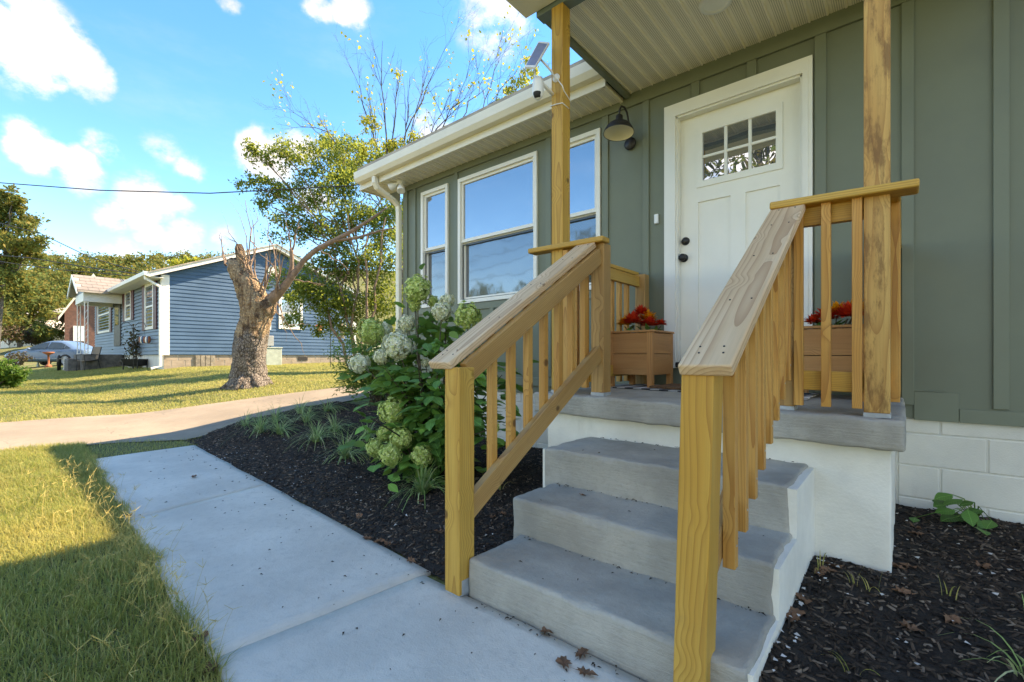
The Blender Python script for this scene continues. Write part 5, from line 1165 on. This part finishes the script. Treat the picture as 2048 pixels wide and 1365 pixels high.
# ------------------------------------------------------------------ parked car
def car():
    c = atD(112, 715, 27.5); gz = g(c.x, c.y); t = thing('parked_car', 'silver blue sedan parked beyond the blue house porch', 'car', (c.x, c.y, gz)); ax = Vector((cC, cS, 0)); sd = Vector((-cS, cC, 0))   # ax towards the tail
    def T(u, v, z): return Vector((c.x, c.y, gz))+ax*u+sd*v+Vector((0, 0, z))
    st = [(-2.42, .62, .30, .60, .62, .5), (-2.30, .74, .22, .68, .70, .6), (-1.9, .86, .20, .80, .82, .7), (-1.45, .90, .20, .88, .90, .74), (-1.0, .90, .20, .92, .96, .74), (-.45, .90, .20, .94, 1.24, .64), (-.05, .90, .20, .95, 1.42, .60), (.5, .90, .20, .96, 1.47, .60), (1.0, .90, .20, .96, 1.44, .60), (1.5, .90, .20, .97, 1.24, .62), (1.85, .88, .22, .98, 1.04, .66), (2.25, .84, .26, .97, .99, .66), (2.42, .74, .34, .90, .92, .6)]
    V, F = [], []
    for u, hw, z0, zb, zt, tw in st:
        V += [T(u, -hw*.94, z0), T(u, -hw, z0+.18), T(u, -hw, zb-.12), T(u, -hw*.96, zb), T(u, -tw*1., zt-.02), T(u, -tw*.8, zt+.01), T(u, 0, zt+.03), T(u, tw*.8, zt+.01), T(u, tw, zt-.02), T(u, hw*.96, zb), T(u, hw, zb-.12), T(u, hw, z0+.18), T(u, hw*.94, z0)]
    n = 13
    for i in range(len(st)-1): F += [(i*n+k, i*n+k+1, i*n+n+k+1, i*n+n+k) for k in range(n-1)]+[(i*n+n-1, i*n, i*n+n, i*n+2*n-1)]
    F += [tuple(range(n)), tuple(range((len(st)-1)*n+n-1, (len(st)-1)*n-1, -1))]
    o = wobj('body', V, F, M['carpaint'], t, True); bm = bmesh.new(); bm.from_mesh(o.data); bmesh.ops.recalc_face_normals(bm, faces=bm.faces[:]); bm.to_mesh(o.data); bm.free(); md = o.modifiers.new('round', 'SUBSURF'); md.levels = md.render_levels = 2
    for s in (-1,):
        for q in ([(-.92, .985), (-.42, 1.20), (.00, 1.355), (.28, 1.375), (.28, .985)], [(.36, .985), (.36, 1.375), (.95, 1.35), (1.28, 1.22), (1.28, .985)], [(1.34, .985), (1.34, 1.185), (1.72, 1.02), (1.6, .985)]):
            P = [T(u, s*(.895-.30*max(0, (z-.97))/.42-.0), z) for u, z in q]; P2 = [p+sd*s*.012 for p in P]; m_ = len(P)
            fix_normals(wobj('window', P+P2, [tuple(range(m_, 2*m_)), tuple(range(m_-1, -1, -1))]+[(k, (k+1) % m_, m_+(k+1) % m_, m_+k) for k in range(m_)], M['car_glass'], t))
        for u in (-.02, 1.08): MB().tube([T(u-.11, s*.915, .82), T(u, s*.93, .835), T(u+.11, s*.915, .82)], .018, 6).build('door_handle', M['carpaint'], t, True)
        MB().lathe(T(-.62, s*.98, .98), [(.001, -.07), (.07, -.05), (.085, 0), (.07, .05), (.001, .07)], 10).build('mirror', M['carpaint'], t, True)
        MB().tube([T(-2.0, s*.90, .42), T(0, s*.925, .42), T(2.1, s*.89, .44)], .016, 4).build('side_moulding', M['galv'], t)
        wobj('headlight', [T(-2.33, s*.60, .58), T(-2.12, s*.80, .60), T(-2.05, s*.81, .70), T(-2.28, s*.62, .68)], [(0, 1, 2, 3)], M['pvc'], t)
    for u in (-1.45, 1.42):
        for s in (-1, 1):
            q = Vector((0, 0, 1)).rotation_difference(sd*s).to_matrix(); w = MB().lathe(T(u, s*.70, .33), [(.20, 0), (.33, .01), (.345, .06), (.345, .17), (.325, .215), (.24, .22)], 22, q).build('wheel', M['tyre'], t, True)
            MB().lathe(T(u, s*.70, .33), [(.24, .215), (.22, .19), (.10, .20), (.05, .215), (.001, .215)], 16, q).build('rim', M['galv'], w, True)
car()
# ------------------------------------------------------------------ houses beyond
def far_house(px, d, w, dep, hw, hr, rz, wallm, roofm, label, zb=None):
    c = atD(px, HY, d); z0 = g(c.x, c.y)-.2 if zb is None else zb; t = thing('house', label, 'house', (c.x, c.y, z0), None, rz); Mb = WM[t.name]
    def T(*q): return Mb @ Vector(q)
    V = [T(x, y, z) for z in (-1.5, hw) for x, y in ((-w/2, -dep/2), (w/2, -dep/2), (w/2, dep/2), (-w/2, dep/2))]; V += [T(-w/2, 0, hw+hr-.1), T(w/2, 0, hw+hr-.1)]
    wobj('wall', V, [(0, 1, 5, 4), (1, 2, 6, 9, 5), (2, 3, 7, 6), (3, 0, 4, 8, 7)], M[wallm], t); o = .4
    for s in (-1, 1):
        k = hr/(dep/2); q = [T(-w/2-o, s*(dep/2+o), hw-k*o), T(w/2+o, s*(dep/2+o), hw-k*o), T(w/2+o, 0, hw+hr), T(-w/2-o, 0, hw+hr)]; V = q+[v+Vector((0, 0, .14)) for v in q]; F = [(3, 2, 1, 0), (4, 5, 6, 7), (0, 1, 5, 4), (1, 2, 6, 5), (2, 3, 7, 6), (3, 0, 4, 7)]
        wobj('roof_slope', V, F, M[roofm], t)
        e = [T(w/2+o+.02, s*(dep/2+o), hw-k*o-.14), T(w/2+o+.02, 0, hw+hr-.14), T(w/2+o+.02, 0, hw+hr+.15), T(w/2+o+.02, s*(dep/2+o), hw-k*o+.15)]; wobj('rake_board', e+[v+Mb.to_3x3() @ Vector((.05, 0, 0)) for v in e], [(0, 1, 2, 3), (7, 6, 5, 4), (0, 4, 5, 1), (3, 2, 6, 7)], M['cream'], t)
    for s in (-1, 1):
        for x in (-.3, 0, .3):
            a = [T(x*w-.5, s*(dep/2+.03), 1.0), T(x*w+.5, s*(dep/2+.03), 1.0), T(x*w+.5, s*(dep/2+.03), 2.2), T(x*w-.5, s*(dep/2+.03), 2.2)]; fix_normals(wobj('window', a+[v+Mb.to_3x3() @ Vector((0, s*.04, 0)) for v in a], [(0, 1, 2, 3), (7, 6, 5, 4), (0, 4, 5, 1), (1, 5, 6, 2), (2, 6, 7, 3), (3, 7, 4, 0)], M['glass_far'], t))
    for y in (-.25, .25):
        a = [T(w/2+.03, y*dep-.4, .6), T(w/2+.03, y*dep+.4, .6), T(w/2+.03, y*dep+.4, 2.0), T(w/2+.03, y*dep-.4, 2.0)]; wobj('window', a+[v+Mb.to_3x3() @ Vector((.04, 0, 0)) for v in a], [(0, 1, 2, 3), (7, 6, 5, 4), (0, 4, 5, 1), (1, 5, 6, 2), (2, 6, 7, 3), (3, 7, 4, 0)], M['white'], t)
    return t
far_house(186, 47, 10, 3.9, 3.3, 3.5, R(-7), 'brick', 'shingle_grey', 'red brick house with steep cream edged gable behind the porch', .9)
far_house(150, 66, 10, 8, 4.4, 1.2, R(25), 'brick', 'shingle_grey', 'low brick house with dark windows under the wooded hill', 1.4)
far_house(128, 60, 12, 9, 2.2, 1.9, R(-35), 'mortar', 'shingle_grey', 'pale house with broad tan roof behind the car', .4)
far_house(60, 62, 15, 9, 2.4, 1.8, R(60), 'mortar', 'shingle_grey', 'long house with faded grey roof behind the reddish shrubs', .0)
far_house(106, 72, 12, 9, 3.2, 2.2, R(10), 'util_green', 'util_green', 'house with mossy greenish roof between the tan roofs', .6)
# ------------------------------------------------------------------ trees
def limb(mb, rg, p0, p1, r0, r1, wob, depth, spawn, tips, n=6, sub=.45, sides=6, up=.25):
    """a wandering limb that spawns smaller ones; records twig ends"""
    p0, p1 = Vector(p0), Vector(p1); L = (p1-p0).length; pts = [p0]; 
    for i in range(1, n+1):
        u = i/n; pts.append(p0.lerp(p1, u)+Vector(rg.normal(0, wob*L, 3))*(u*(1.2-u)*1.6))
    mb.tube(pts, [r0+(r1-r0)*i/n for i in range(n+1)], sides, False)
    if depth == 0: tips.append((pts[-2], pts[-1])); return
    for k in range(spawn):
        i = int(rg.integers(max(1, n//3), n+1)); b = pts[i]; d = (pts[i]-pts[i-1]).normalized()+Vector(rg.normal(0, .6, 3))+Vector((0, 0, up)); e = b+d.normalized()*L*sub*rg.uniform(.5, 1.15); rr = (r0+(r1-r0)*i/n)*.6
        limb(mb, rg, b, e, rr, max(.002, rr*.35), wob, depth-1, spawn, tips, max(3, n-1), sub, max(3, sides-1), up)
    tips.append((pts[-2], pts[-1]))
def crown(rg, blobs, n, L, flat=(1, 1, .8)):
    """leaf positions clustered through several uneven lobes (centre, radius)"""
    w = np.array([b[1]**2 for b in blobs]); pick = rg.choice(len(blobs), n, p=w/w.sum()); C = np.array([blobs[i][0] for i in pick], dtype=float); r = np.array([blobs[i][1] for i in pick])
    sub = {}; out = np.zeros((n, 3))
    for j in range(n):                                  # sprays inside each lobe leave gaps between them
        i = pick[j]
        if i not in sub: sub[i] = (rand_dirs(rg, 15)*rg.uniform(.35, .95, (15, 1)))
        out[j] = sub[i][int(rg.integers(15))]
    P = C+(out+rg.normal(0, .17, (n, 3)))*r[:, None]*np.array(flat); U = rand_dirs(rg, n, -.15); N = rand_dirs(rg, n, .8); Ls = rg.uniform(.6, 1.2, n)*L
    return P, U, N, Ls
# stump of the cut tree
rg = np.random.default_rng(4)
SB = hit(500, 773); SD = -SB.x*cS+SB.y*cC
st = thing('tree_stump', 'tall pollarded tree trunk with bare broken top and a long right limb', 'tree', SB)
def sd_(px, py, dd=0.): return atD(px, py, SD+dd)
def rug_trunk(pts, rad, n=44, sub=14, amp=.10):
    P, Rr = [], []
    for i in range(len(pts)-1):
        for k in range(sub): u = k/sub; P.append(pts[i].lerp(pts[i+1], u)); Rr.append(rad[i]+(rad[i+1]-rad[i])*u)
    P.append(pts[-1]); Rr.append(rad[-1]); V, F = tube_arrays(P, Rr, n, True)
    for j, v in enumerate(V):
        i = min(j//n, len(P)-1); d = (v-P[i]); V[j] = P[i]+d*(1+amp*2.2*mnoise.noise(Vector((v.x*2.1, v.y*2.1, v.z*.7)))+amp*mnoise.noise(Vector((v.x*9, v.y*9, v.z*2.5)))+amp*.6*mnoise.noise(v*16)-amp*1.1*max(0, mnoise.noise(Vector((v.x*6, v.y*6, v.z*1.1+9)))-.12)*2)
    return V, F
k_ = SD/FOC; mb = MB()
mb.add(*rug_trunk([sd_(500, 780), sd_(499, 768), sd_(498, 755), sd_(497, 720), sd_(501, 680), sd_(508, 645), sd_(512, 612), sd_(503, 582), sd_(487, 553), sd_(471, 533), sd_(460, 519)], [46*k_, 41*k_, 33*k_, 30*k_, 30*k_, 29*k_, 30*k_, 26*k_, 20*k_, 15*k_, 5*k_]))
for a in range(7): an = a*.9; mb.tube([SB+Vector((math.cos(an)*.18, math.sin(an)*.18, .26)), SB+Vector((math.cos(an)*.36, math.sin(an)*.36, .07)), SB+Vector((math.cos(an)*.56, math.sin(an)*.56, -.06))], [.13, .08, .03], 8)
mb.add(*rug_trunk([sd_(494, 560), sd_(488, 535), sd_(482, 512), sd_(479, 497), sd_(478, 489)], [16*k_, 11*k_, 9*k_, 8*k_, 5*k_], 14, 6, .14))
mb.add(*rug_trunk([sd_(506, 640), sd_(530, 612), sd_(540, 600)], [20*k_, 22*k_, 12*k_], 16, 6, .16))
mb.build('trunk', M['stump'], st, True)
lm2 = MB(); lm2.add(*rug_trunk([sd_(520, 616), sd_(548, 595), sd_(570, 572), sd_(588, 548), sd_(605, 524), sd_(632, 500), sd_(668, 482), sd_(705, 462), sd_(740, 440), sd_(775, 415)], [15*k_, 11*k_, 8.6*k_, 7.2*k_, 6.4*k_, 5.4*k_, 4.5*k_, 3.6*k_, 2.6*k_, 1.2*k_], 10, 5, .10))
lm2.add(*rug_trunk([sd_(578, 562), sd_(584, 530), sd_(583, 498)], [6*k_, 5*k_, 4.5*k_], 9, 4, .1)); lm2.add(*rug_trunk([sd_(668, 482), sd_(715, 476), sd_(760, 462), sd_(790, 456)], [3.5*k_, 3*k_, 2*k_, 1*k_], 7, 3, .1))
lm2.add(*rug_trunk([sd_(530, 575), sd_(532, 540), sd_(533, 508)], [3*k_, 2.4*k_, 2*k_], 7, 3, .1)); lm2.build('limb', M['bark_brown'], st, True)
tw = MB(); tips = []
for (a, b), (c, d) in (((505, 575), (492, 400)), ((508, 580), (478, 430)), ((515, 585), (505, 440)), ((503, 570), (455, 450)), ((520, 590), (545, 470)), ((525, 590), (560, 480)), ((545, 595), (575, 500)), ((552, 590), (568, 478)), ((560, 580), (530, 430)), ((450, 530), (441, 465)), ((452, 532), (446, 500)), ((498, 560), (512, 420)), ((585, 500), (600, 440)), ((583, 500), (570, 440))):
    limb(tw, rg, sd_(a, b, rg.normal(0, .1)), sd_(c, d, rg.normal(0, .4)), .022, .005, .035, 1, 4, tips, 7, .28, 5)
for (a, b), (c, d) in (((548, 600), (605, 700)), ((550, 598), (570, 665)), ((590, 560), (650, 572)), ((640, 500), (700, 540))): limb(tw, rg, sd_(a, b), sd_(c, d), .018, .005, .07, 1, 3, tips, 7, .3, 5, -.3)
tw.build('shoots', M['bark_brown'], st)
# leafy tree behind the stump, leaning over the blue gable
LT = hit(722, 742); LD = 13.2; LT = atD(716, 740, LD); LT.z = g(LT.x, LT.y); rg = np.random.default_rng(14)
lt = thing('leafy_tree', 'dense small leaved tree arching over between the two houses', 'tree', LT); mb = MB(); tips = []
blobs = []
for px, py, r, dd in ((520, 312, 30, -.6), (565, 300, 32, -.4), (610, 330, 48, 0), (545, 375, 34, -.5), (500, 295, 16, -.7), (530, 410, 22, -.5), (600, 400, 55, .2), (660, 370, 55, .2), (640, 300, 38, .3), (690, 300, 42, .6), (720, 350, 60, .8), (775, 330, 45, 1.2), (580, 460, 48, -.2), (650, 450, 60, .2), (720, 430, 65, .6), (770, 420, 55, 1.0), (690, 520, 65, .3), (750, 520, 70, .7), (640, 550, 60, 0), (600, 590, 48, -.4), (660, 600, 60, .1), (720, 600, 70, .4), (770, 590, 60, .9), (770, 480, 55, 1.0), (560, 560, 30, -.5), (700, 650, 45, .3), (760, 660, 40, .7), (505, 370, 26, -.6), (590, 640, 26, -.3), (640, 655, 30, 0)):
    blobs.append((np.array(atD(px, py, LD+dd)), r*LD/FOC))
for i, (dx_, dy_) in enumerate(((-.2, 0), (.1, .1), (.3, -.1), (0, .25), (-.1, -.2))):
    limb(mb, rg, LT+Vector((dx_*.5, dy_*.5, -.1)), atD([700, 660, 740, 770, 620][i], [430, 480, 470, 430, 520][i], LD+dy_), .05, .02, .03, 0, 0, tips, 7)
for c, r in blobs: limb(mb, rg, Vector(atD(712, 520, LD+.3)).lerp(Vector(c), .2), Vector(c), .03, .006, .06, 1, 3, tips, 6, .35, 5)
mb.build('trunk', M['bark_brown'], lt)
P, U, N, Ls = crown(rg, blobs, 36000, .10); V, F = leaf_arrays(P, U, N, Ls, Ls*.5); tag(wobj('crown', V, F, M['leaf_tree'], lt), kind='stuff')
# bare tree with a few yellowing leaves, behind the roof
BD = 16.; BT = atD(800, 742, BD); BT.z = g(BT.x, BT.y); rg = np.random.default_rng(33)
bt = thing('bare_tree', 'nearly bare tree with sparse yellow leaves rising behind the roof', 'tree', BT); mb = MB(); tips = []
hub = atD(790, 380, BD); hub = atD(800, 470, BD); mb.tube([BT-Vector((0, 0, .2)), BT.lerp(hub, .5)+Vector((.1, 0, 0)), hub], [.16, .12, .10], 9, False)
for a, b, c, d, r in ((775, 330, 760, 80, .055), (780, 330, 800, 120, .05), (790, 335, 895, 90, .055), (800, 340, 860, 130, .045), (770, 335, 700, 130, .05), (770, 340, 580, 235, .06), (720, 330, 575, 215, .035), (820, 330, 960, 150, .045), (870, 290, 955, 110, .04), (900, 280, 1000, 100, .035), (940, 260, 1040, 130, .035), (820, 340, 930, 230, .04), (960, 250, 1010, 60, .03), (760, 330, 735, 180, .03), (850, 300, 905, 170, .03), (1000, 240, 1060, 120, .03), (690, 320, 640, 240, .028)):
    p = atD(a, b, BD+rg.normal(0, .4)); limb(mb, rg, hub, p, r*.8, r*.62, .03, 0, 0, [], 4); limb(mb, rg, p, atD(c, d, BD+rg.normal(0, .8)), r*.6, .005, .03, 2, 8, tips, 8, .36, 6, .35)
mb.build('trunk', M['bark_grey'], bt)
sel = [t_ for t_ in tips if rg.random() < .13]; C = np.array([np.array(t_[1])+rg.normal(0, .10, 3) for t_ in sel for _ in range(3)]); n = len(C); Ls = rg.uniform(.08, .16, n); V, F = leaf_arrays(C, rand_dirs(rg, n, -.3), rand_dirs(rg, n, .8), Ls, Ls*.7)
tag(wobj('leaves', V, F, M['leaf_sparse'], bt), kind='stuff')
P, U, N, Ls = crown(rg, [(np.array(atD(px, py, BD+.2)), r*BD/FOC) for px, py, r in ((700, 330, 42), (745, 310, 40), (790, 300, 34), (660, 300, 34), (1040, 180, 30), (1060, 140, 24), (1010, 210, 24), (740, 250, 22), (830, 280, 22))], 5200, .12); V, F = leaf_arrays(P, U, N, Ls, Ls*.55)
tag(wobj('crown', V, F, M['leaf_sparse'], bt), kind='stuff')
# trees on the left and over the roofs
def blob_tree(name, label, base, D, lobes, n, L, mat, seed, group=None, trunk=.25):
    rg = np.random.default_rng(seed); t = thing(name, label, 'tree', base, group); mb = MB(); tips = []; bl = [(np.array(c), r) for c, r in lobes]; top = Vector(sum(np.array(c) for c, r in lobes)/len(lobes))
    mb.tube([base-Vector((0, 0, .3)), base.lerp(top, .5), top], [trunk, trunk*.75, trunk*.4], 8, False)
    for c, r in bl: limb(mb, rg, base.lerp(top, rg.uniform(.45, .9)), Vector(c), trunk*.4, .02, .05, 1, 2, tips, 5, .4, 5)
    mb.build('trunk', M['bark_grey'], t); P, U, N, Ls = crown(rg, bl, n, L); V, F = leaf_arrays(P, U, N, Ls, Ls*.62); tag(wobj('crown', V, F, M[mat], t), kind='stuff'); return t
def px_tree(name, label, bpx, D, zb, lobes, n, L, mat, seed, group=None, trunk=.25):
    b = atD(bpx, HY, D); b.z = g(b.x, b.y) if zb is None else zb
    return blob_tree(name, label, b, D, [(atD(px, py, D+dd), r*D/FOC) for px, py, r, dd in lobes], n, L, mat, seed, group, trunk)
px_tree('shade_tree', 'large leafy tree beside the power lines, its crown against the sky', -10, 38, None, [(-30, 450, 60, 0), (30, 430, 38, 1), (55, 480, 36, -1), (10, 500, 50, 0), (-50, 540, 60, 1), (70, 505, 26, 1), (0, 570, 50, 0), (-20, 400, 34, 0), (25, 395, 22, 0), (55, 440, 22, 1)], 15000, .31, 'leaf_far', 41)
px_tree('shade_tree', 'broad green tree at the foot of the hill, left of the porch', 40, 52, None, [(10, 590, 50, 0), (50, 570, 45, 1), (70, 620, 42, 0), (20, 640, 40, -1), (95, 600, 34, 2), (-40, 600, 55, 0), (60, 660, 30, 0), (30, 550, 30, 1)], 14000, .36, 'leaf_far', 42)
px_tree('shade_tree', 'dark green tree at the hill foot behind the brick house', 128, 74, 1.0, [(120, 600, 40, 0), (150, 590, 36, 2), (140, 640, 34, 0), (105, 640, 30, 1), (165, 630, 28, 0), (120, 565, 26, 2)], 9000, .45, 'leaf_far', 43)
px_tree('shade_tree', 'yellow green tree top showing over the blue house roof', 372, 34, None, [(350, 535, 16, 0), (375, 528, 16, 0), (395, 530, 14, 0), (385, 545, 16, 1)], 1500, .30, 'leaf_sparse', 44)
def bush(px, py, D, r, n, L, mat, name, label, lobes=5, seed=1, asp=1.):
    rg = np.random.default_rng(seed); c = hit(px, py) if D is None else atD(px, py, D); t = thing(name, label, 'bush', c); bl = [(np.array(c)+np.array([rg.normal(0, r*.45), rg.normal(0, r*.45), r*rg.uniform(.35, 1.1)*asp]), r*rg.uniform(.5, .75)) for _ in range(lobes)]
    P, U, N, Ls = crown(rg, bl, n, L); P[:, 2] = np.maximum(P[:, 2], c.z+.02); V, F = leaf_arrays(P, U, N, Ls, Ls*.5); tag(wobj('crown', V, F, M[mat], t), kind='stuff')
    s = MB(); [s.tube([Vector(c)-Vector((0, 0, .05)), Vector(b[0])], [.02, .008], 5) for b in bl]; s.build('stems', M['stem'], t)
bush(-20, 778, None, .45, 5200, .09, 'leaf_nand', 'garden_bush', 'round bright green bush at the lawn edge', 9, 51, 1.1)
bush(18, 690, 40, 1.2, 1500, .3, 'leaf_red', 'garden_bush', 'dry reddish shrub behind the car roof', 6, 52); bush(70, 690, 43, 1.3, 1500, .3, 'leaf_red', 'garden_bush', 'bronze and orange shrub beside the tan roof', 6, 53); bush(98, 690, 42, 1.3, 1300, .28, 'leaf_far', 'garden_bush', 'tall olive shrub behind the middle of the car', 5, 54, 1.4)
bush(-20, 668, 44, 2.0, 2200, .35, 'leaf_far', 'garden_bush', 'wide olive hedge below the shade tree', 8, 55); bush(38, 730, 24, .45, 700, .10, 'leaf_red', 'garden_bush', 'small reddish shrub at the front of the car', 5, 56)
# wooded hill
def hill():
    xs, ys = np.linspace(-330, -70, 40), np.linspace(-140, 330, 60)
    def hz(x, y):
        d = -x*cS+y*cC; return g(x, y)-.3+.37*max(0, min(d-78, 75))-.04*max(0, d-150)
    V = np.array([(x, y, hz(x, y)) for x in xs for y in ys]); I = np.arange(len(V)).reshape(40, 60); F = np.stack([I[:-1, :-1], I[1:, :-1], I[1:, 1:], I[:-1, 1:]], -1).reshape(-1, 4)
    tag(link('hill', np_mesh('hill', V, F, True), M['lawn']), kind='structure'); rg = np.random.default_rng(61); Ps, Us, Ns, Lss = [], [], [], []
    for row, d in enumerate((84, 94, 104, 115, 126, 138, 150)):
        for px in np.arange(-260, 520, 26 if row < 4 else 20):
            dd = d+rg.normal(0, 3); p = atD(px+rg.normal(0, 6), HY, dd); z = hz(p.x, p.y); h = rg.uniform(6, 8.5)*(1 if row < 6 else .8); r = rg.uniform(2.4, 3.4); bl = [(np.array([p.x+rg.normal(0, 1.2), p.y+rg.normal(0, 1.2), z+h*rg.uniform(.35, .85)]), r*rg.uniform(.6, .9)) for _ in range(4)]
            a, b, c, l = crown(rg, bl, 330, .75); Ps.append(a); Us.append(b); Ns.append(c); Lss.append(l)
    P, U, N, L = np.concatenate(Ps), np.concatenate(Us), np.concatenate(Ns), np.concatenate(Lss); V, F = leaf_arrays(P, U, N, L, L*.7)
    tag(link('forest', np_mesh('forest', V, F), M['leaf_far']), 'far wooded hillside behind the houses', 'forest', kind='stuff')
hill()
# trees across the street: what the windows mirror
for i, (x, y, r, h) in enumerate(((-13, -17, 3.4, 10.5), (-4.8, -16, 3.4, 15.5), (-20, -18, 3.0, 5.5), (2, -16, 3.0, 8.5), (-28, -20, 3.6, 6.5), (8, -18, 3, 7), (-38, -19, 3.6, 6.5))):
    rg = np.random.default_rng(70+i); lob = [((x+rg.normal(0, r*.5), y+rg.normal(0, r*.5), -1+h*rg.uniform(.45, .95)), r*rg.uniform(.4, .6)) for _ in range(9)]
    blob_tree('street_tree', 'green tree across the street mirrored in the window glass', Vector((x, y, g(x, y))), 20, lob, 9000 if i < 2 else 3600, .24 if i < 2 else .42, 'leaf_far', 80+i, 'trees across the street')
# ------------------------------------------------------------------ overhead wires
def wire(name, pts, r, label, sag=0.):
    P = []
    for a, b in zip(pts, pts[1:]):
        for k in range(13): u = k/12; P.append(Vector(a).lerp(Vector(b), u)-Vector((0, 0, sag*4*u*(1-u))))
    tag(MB().tube(P, r, 6).build(name, M['wire'], None, True), label, 'wire', 'overhead wires')
wire('utility_wire', [atD(-260, 335, 13), atD(0, 366, 12.2), atD(200, 381, 11.6), atD(420, 387, 11.2), atD(700, 372, 11), atD(900, 350, 11)], .013, 'thick black utility wire crossing before the leafy tree')
wire('utility_wire', [atD(-100, 420, 24), atD(82, 468, 22.5), atD(180, 515, 21.5), atD(294, 549, 20)], .02, 'thin wire running down to the blue house eave')
wire('utility_wire', [atD(-150, 500, 24), atD(60, 516, 22.5), atD(180, 536, 21.5), atD(292, 550, 20)], .024, 'upper of two near level wires reaching the blue house')
wire('utility_wire', [atD(-150, 500, 34), atD(30, 528, 32), atD(120, 540, 31), atD(260, 552, 30)], .03, 'lower wire passing behind the porch roof peak')
for k in range(4): wire('utility_wire', [Vector((-60, -9.5-.3*k, 4.6+.75*k)), Vector((-10, -9.5-.3*k, 4.2+.75*k)), Vector((30, -9.5-.3*k, 4.6+.75*k))], .016, 'street wire mirrored as a pale line in the windows', .5)
